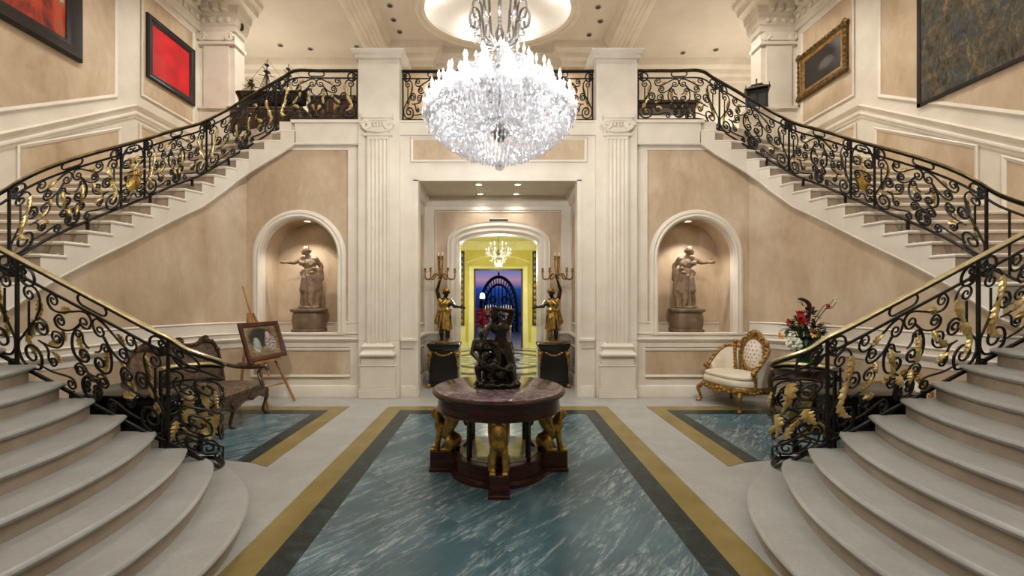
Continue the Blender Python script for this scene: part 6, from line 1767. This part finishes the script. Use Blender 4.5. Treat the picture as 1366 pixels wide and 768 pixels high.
m = MB(); [m.box(-.2, .2, .004, .016, .02+.012*k, .027+.012*k) for k in range(5)]; m.build('slats', M['grey'], t)
# ================================================================ lights
EXPO = 0.31
WARM = (1, .94, .86)
def lamp(kind, loc, power, col=WARM, size=.1, spot=None, blend=.6, aim=None):
    l = bpy.data.lights.new('lamp', kind); l.energy = power; l.color = col
    if kind in ('POINT', 'SPOT'): l.shadow_soft_size = size
    if kind == 'SPOT': l.spot_size = R(spot); l.spot_blend = blend
    if kind == 'AREA': l.shape = 'DISK'; l.size = size
    o = bpy.data.objects.new('lamp', l); COL.objects.link(o); o.location = loc
    if aim is not None: o.rotation_euler = (Vector(aim)-Vector(loc)).to_track_quat('-Z', 'Y').to_euler()
    return o
CW = (1, .98, .97)
for k in range(12):     # the outermost chandelier bulbs
    a = 2*PI*(k+.5)/12; lamp('POINT', (HX+.80*math.cos(a), HYY+.80*math.sin(a), 3.90), 27, CW, .03)
lamp('POINT', (HX, HYY, 4.46), 70, CW, .05)
for x in (-5.4, 0, 5.4):     # added fill spots, as unseen ceiling downlights of the hall
    for y in (-1.5, 2.2, 6.0): lamp('SPOT', (x, y, 8.95), 130, WARM, .12, 150, .9, (x, y, 0))
for x in (-5.5, -2, 2, 5.5): lamp('SPOT', (x, 11.6, 8.7), 120, WARM, .1, 150, .9, (x, 11.6, 0))
for sg in (-1, 1): lamp('SPOT', (sg*5.0, 8.9, 8.95), 170, WARM, .1, 60, .9, (sg*6.8, 10.5, 7.0))  # added spots that lift the corner pilasters
for sg in (-1, 1): lamp('POINT', (sg*6.9, 12.0, 6.7), 75, WARM, .12)     # gallery wall lamps behind the corner pilasters
for k in range(6): a = 2*PI*k/6; lamp('POINT', (OX+1.55*math.cos(a), OY+1.12*math.sin(a), CZ+.09), 4.5, WARM, .03)   # cove of the ceiling oval
for sg in (-1, 1):
    for y in (3.0, 6.2, 9.0): lamp('SPOT', (sg*4.9, y, 8.95), 225, WARM, .1, 75, .9, (sg*7.2, y+.4, 5.2))     # added spots that wash the side walls brighter
    lamp('SPOT', (sg*1.6, -1.5, 8.95), 1150, WARM, .1, 50, .9, (sg*4.9, 7.0, 2.6))  # added spot brightening the curved wall under the upper flight
for sg in (-1, 1): lamp('SPOT', (sg*NX, HF+.12, 3.12), 48, WARM, .04, 110, .6, (sg*NX, HF+.34, 0))
for x, y in ((-.36, 8.25), (.38, 8.25), (-.36, 9.0), (.38, 9.0)): lamp('SPOT', (x, y, 3.88), 14, WARM, .04, 130, .7, (x, y, 0))
lamp('POINT', (.02, 12.2, 2.55), 170, (1, .93, .75), .12)
for x in (-1.4, 1.4): lamp('SPOT', (x, 13.6, 3.7), 90, (1, .93, .75), .05, 140, .8, (x, 13.6, 0))
lamp('SPOT', (2.5, 16.0, 3.3), 150, (1, .95, .9), .1, 120, .8, (0, 18, 0))
lamp('POINT', (-.62, 17.5, 1.9), 8, (1, .9, .8), .1)
w = bpy.data.worlds.new('dusk_sky'); sc.world = w; w.use_nodes = True
nt = w.node_tree; nt.nodes.clear(); tc = nt.nodes.new('ShaderNodeTexCoord'); sx = nt.nodes.new('ShaderNodeSeparateXYZ'); rp = nt.nodes.new('ShaderNodeValToRGB'); bg = nt.nodes.new('ShaderNodeBackground'); ou_ = nt.nodes.new('ShaderNodeOutputWorld')
mr = nt.nodes.new('ShaderNodeMapRange'); mr.inputs[1].default_value = -.1; mr.inputs[2].default_value = .4
nt.links.new(tc.outputs['Generated'], sx.inputs[0]); nt.links.new(sx.outputs[2], mr.inputs[0]); nt.links.new(mr.outputs[0], rp.inputs[0]); nt.links.new(rp.outputs[0], bg.inputs[0]); nt.links.new(bg.outputs[0], ou_.inputs[0])
el = rp.color_ramp.elements
for i, (p, c) in enumerate(((0, '#0c1a38'), (.20, '#16306a'), (.245, '#22489a'), (.262, '#7a6aa0'), (.285, '#b08aa6'), (.33, '#6a78b8'), (.42, '#2f55a8'), (.8, '#1a3c86'))):
    if i >= 2: el.new(p)
    el[i].position = p; el[i].color = lin(c)
bg.inputs[1].default_value = .75
# ================================================================ camera, light, colour
cam = bpy.data.cameras.new('camera'); co_ = bpy.data.objects.new('camera', cam); COL.objects.link(co_)
co_.location = (0, 0, CH); co_.rotation_euler = (R(90), 0, 0)
cam.sensor_width = 36; cam.lens = 36*FPX/1366; cam.shift_x = (683-CX)/1366; cam.shift_y = (HY-384)/1366; cam.clip_start = .05
sc.camera = co_
vs = sc.view_settings; vs.view_transform = 'Standard'; vs.look = 'None'; vs.gamma = 1; vs.use_curve_mapping = False; vs.exposure = EXPO
sc.cycles.max_bounces = 7; sc.cycles.diffuse_bounces = 4; sc.cycles.glossy_bounces = 3; sc.cycles.transparent_max_bounces = 12
sc.cycles.caustics_reflective = False; sc.cycles.caustics_refractive = False; sc.cycles.sample_clamp_indirect = 4; sc.cycles.blur_glossy = .5
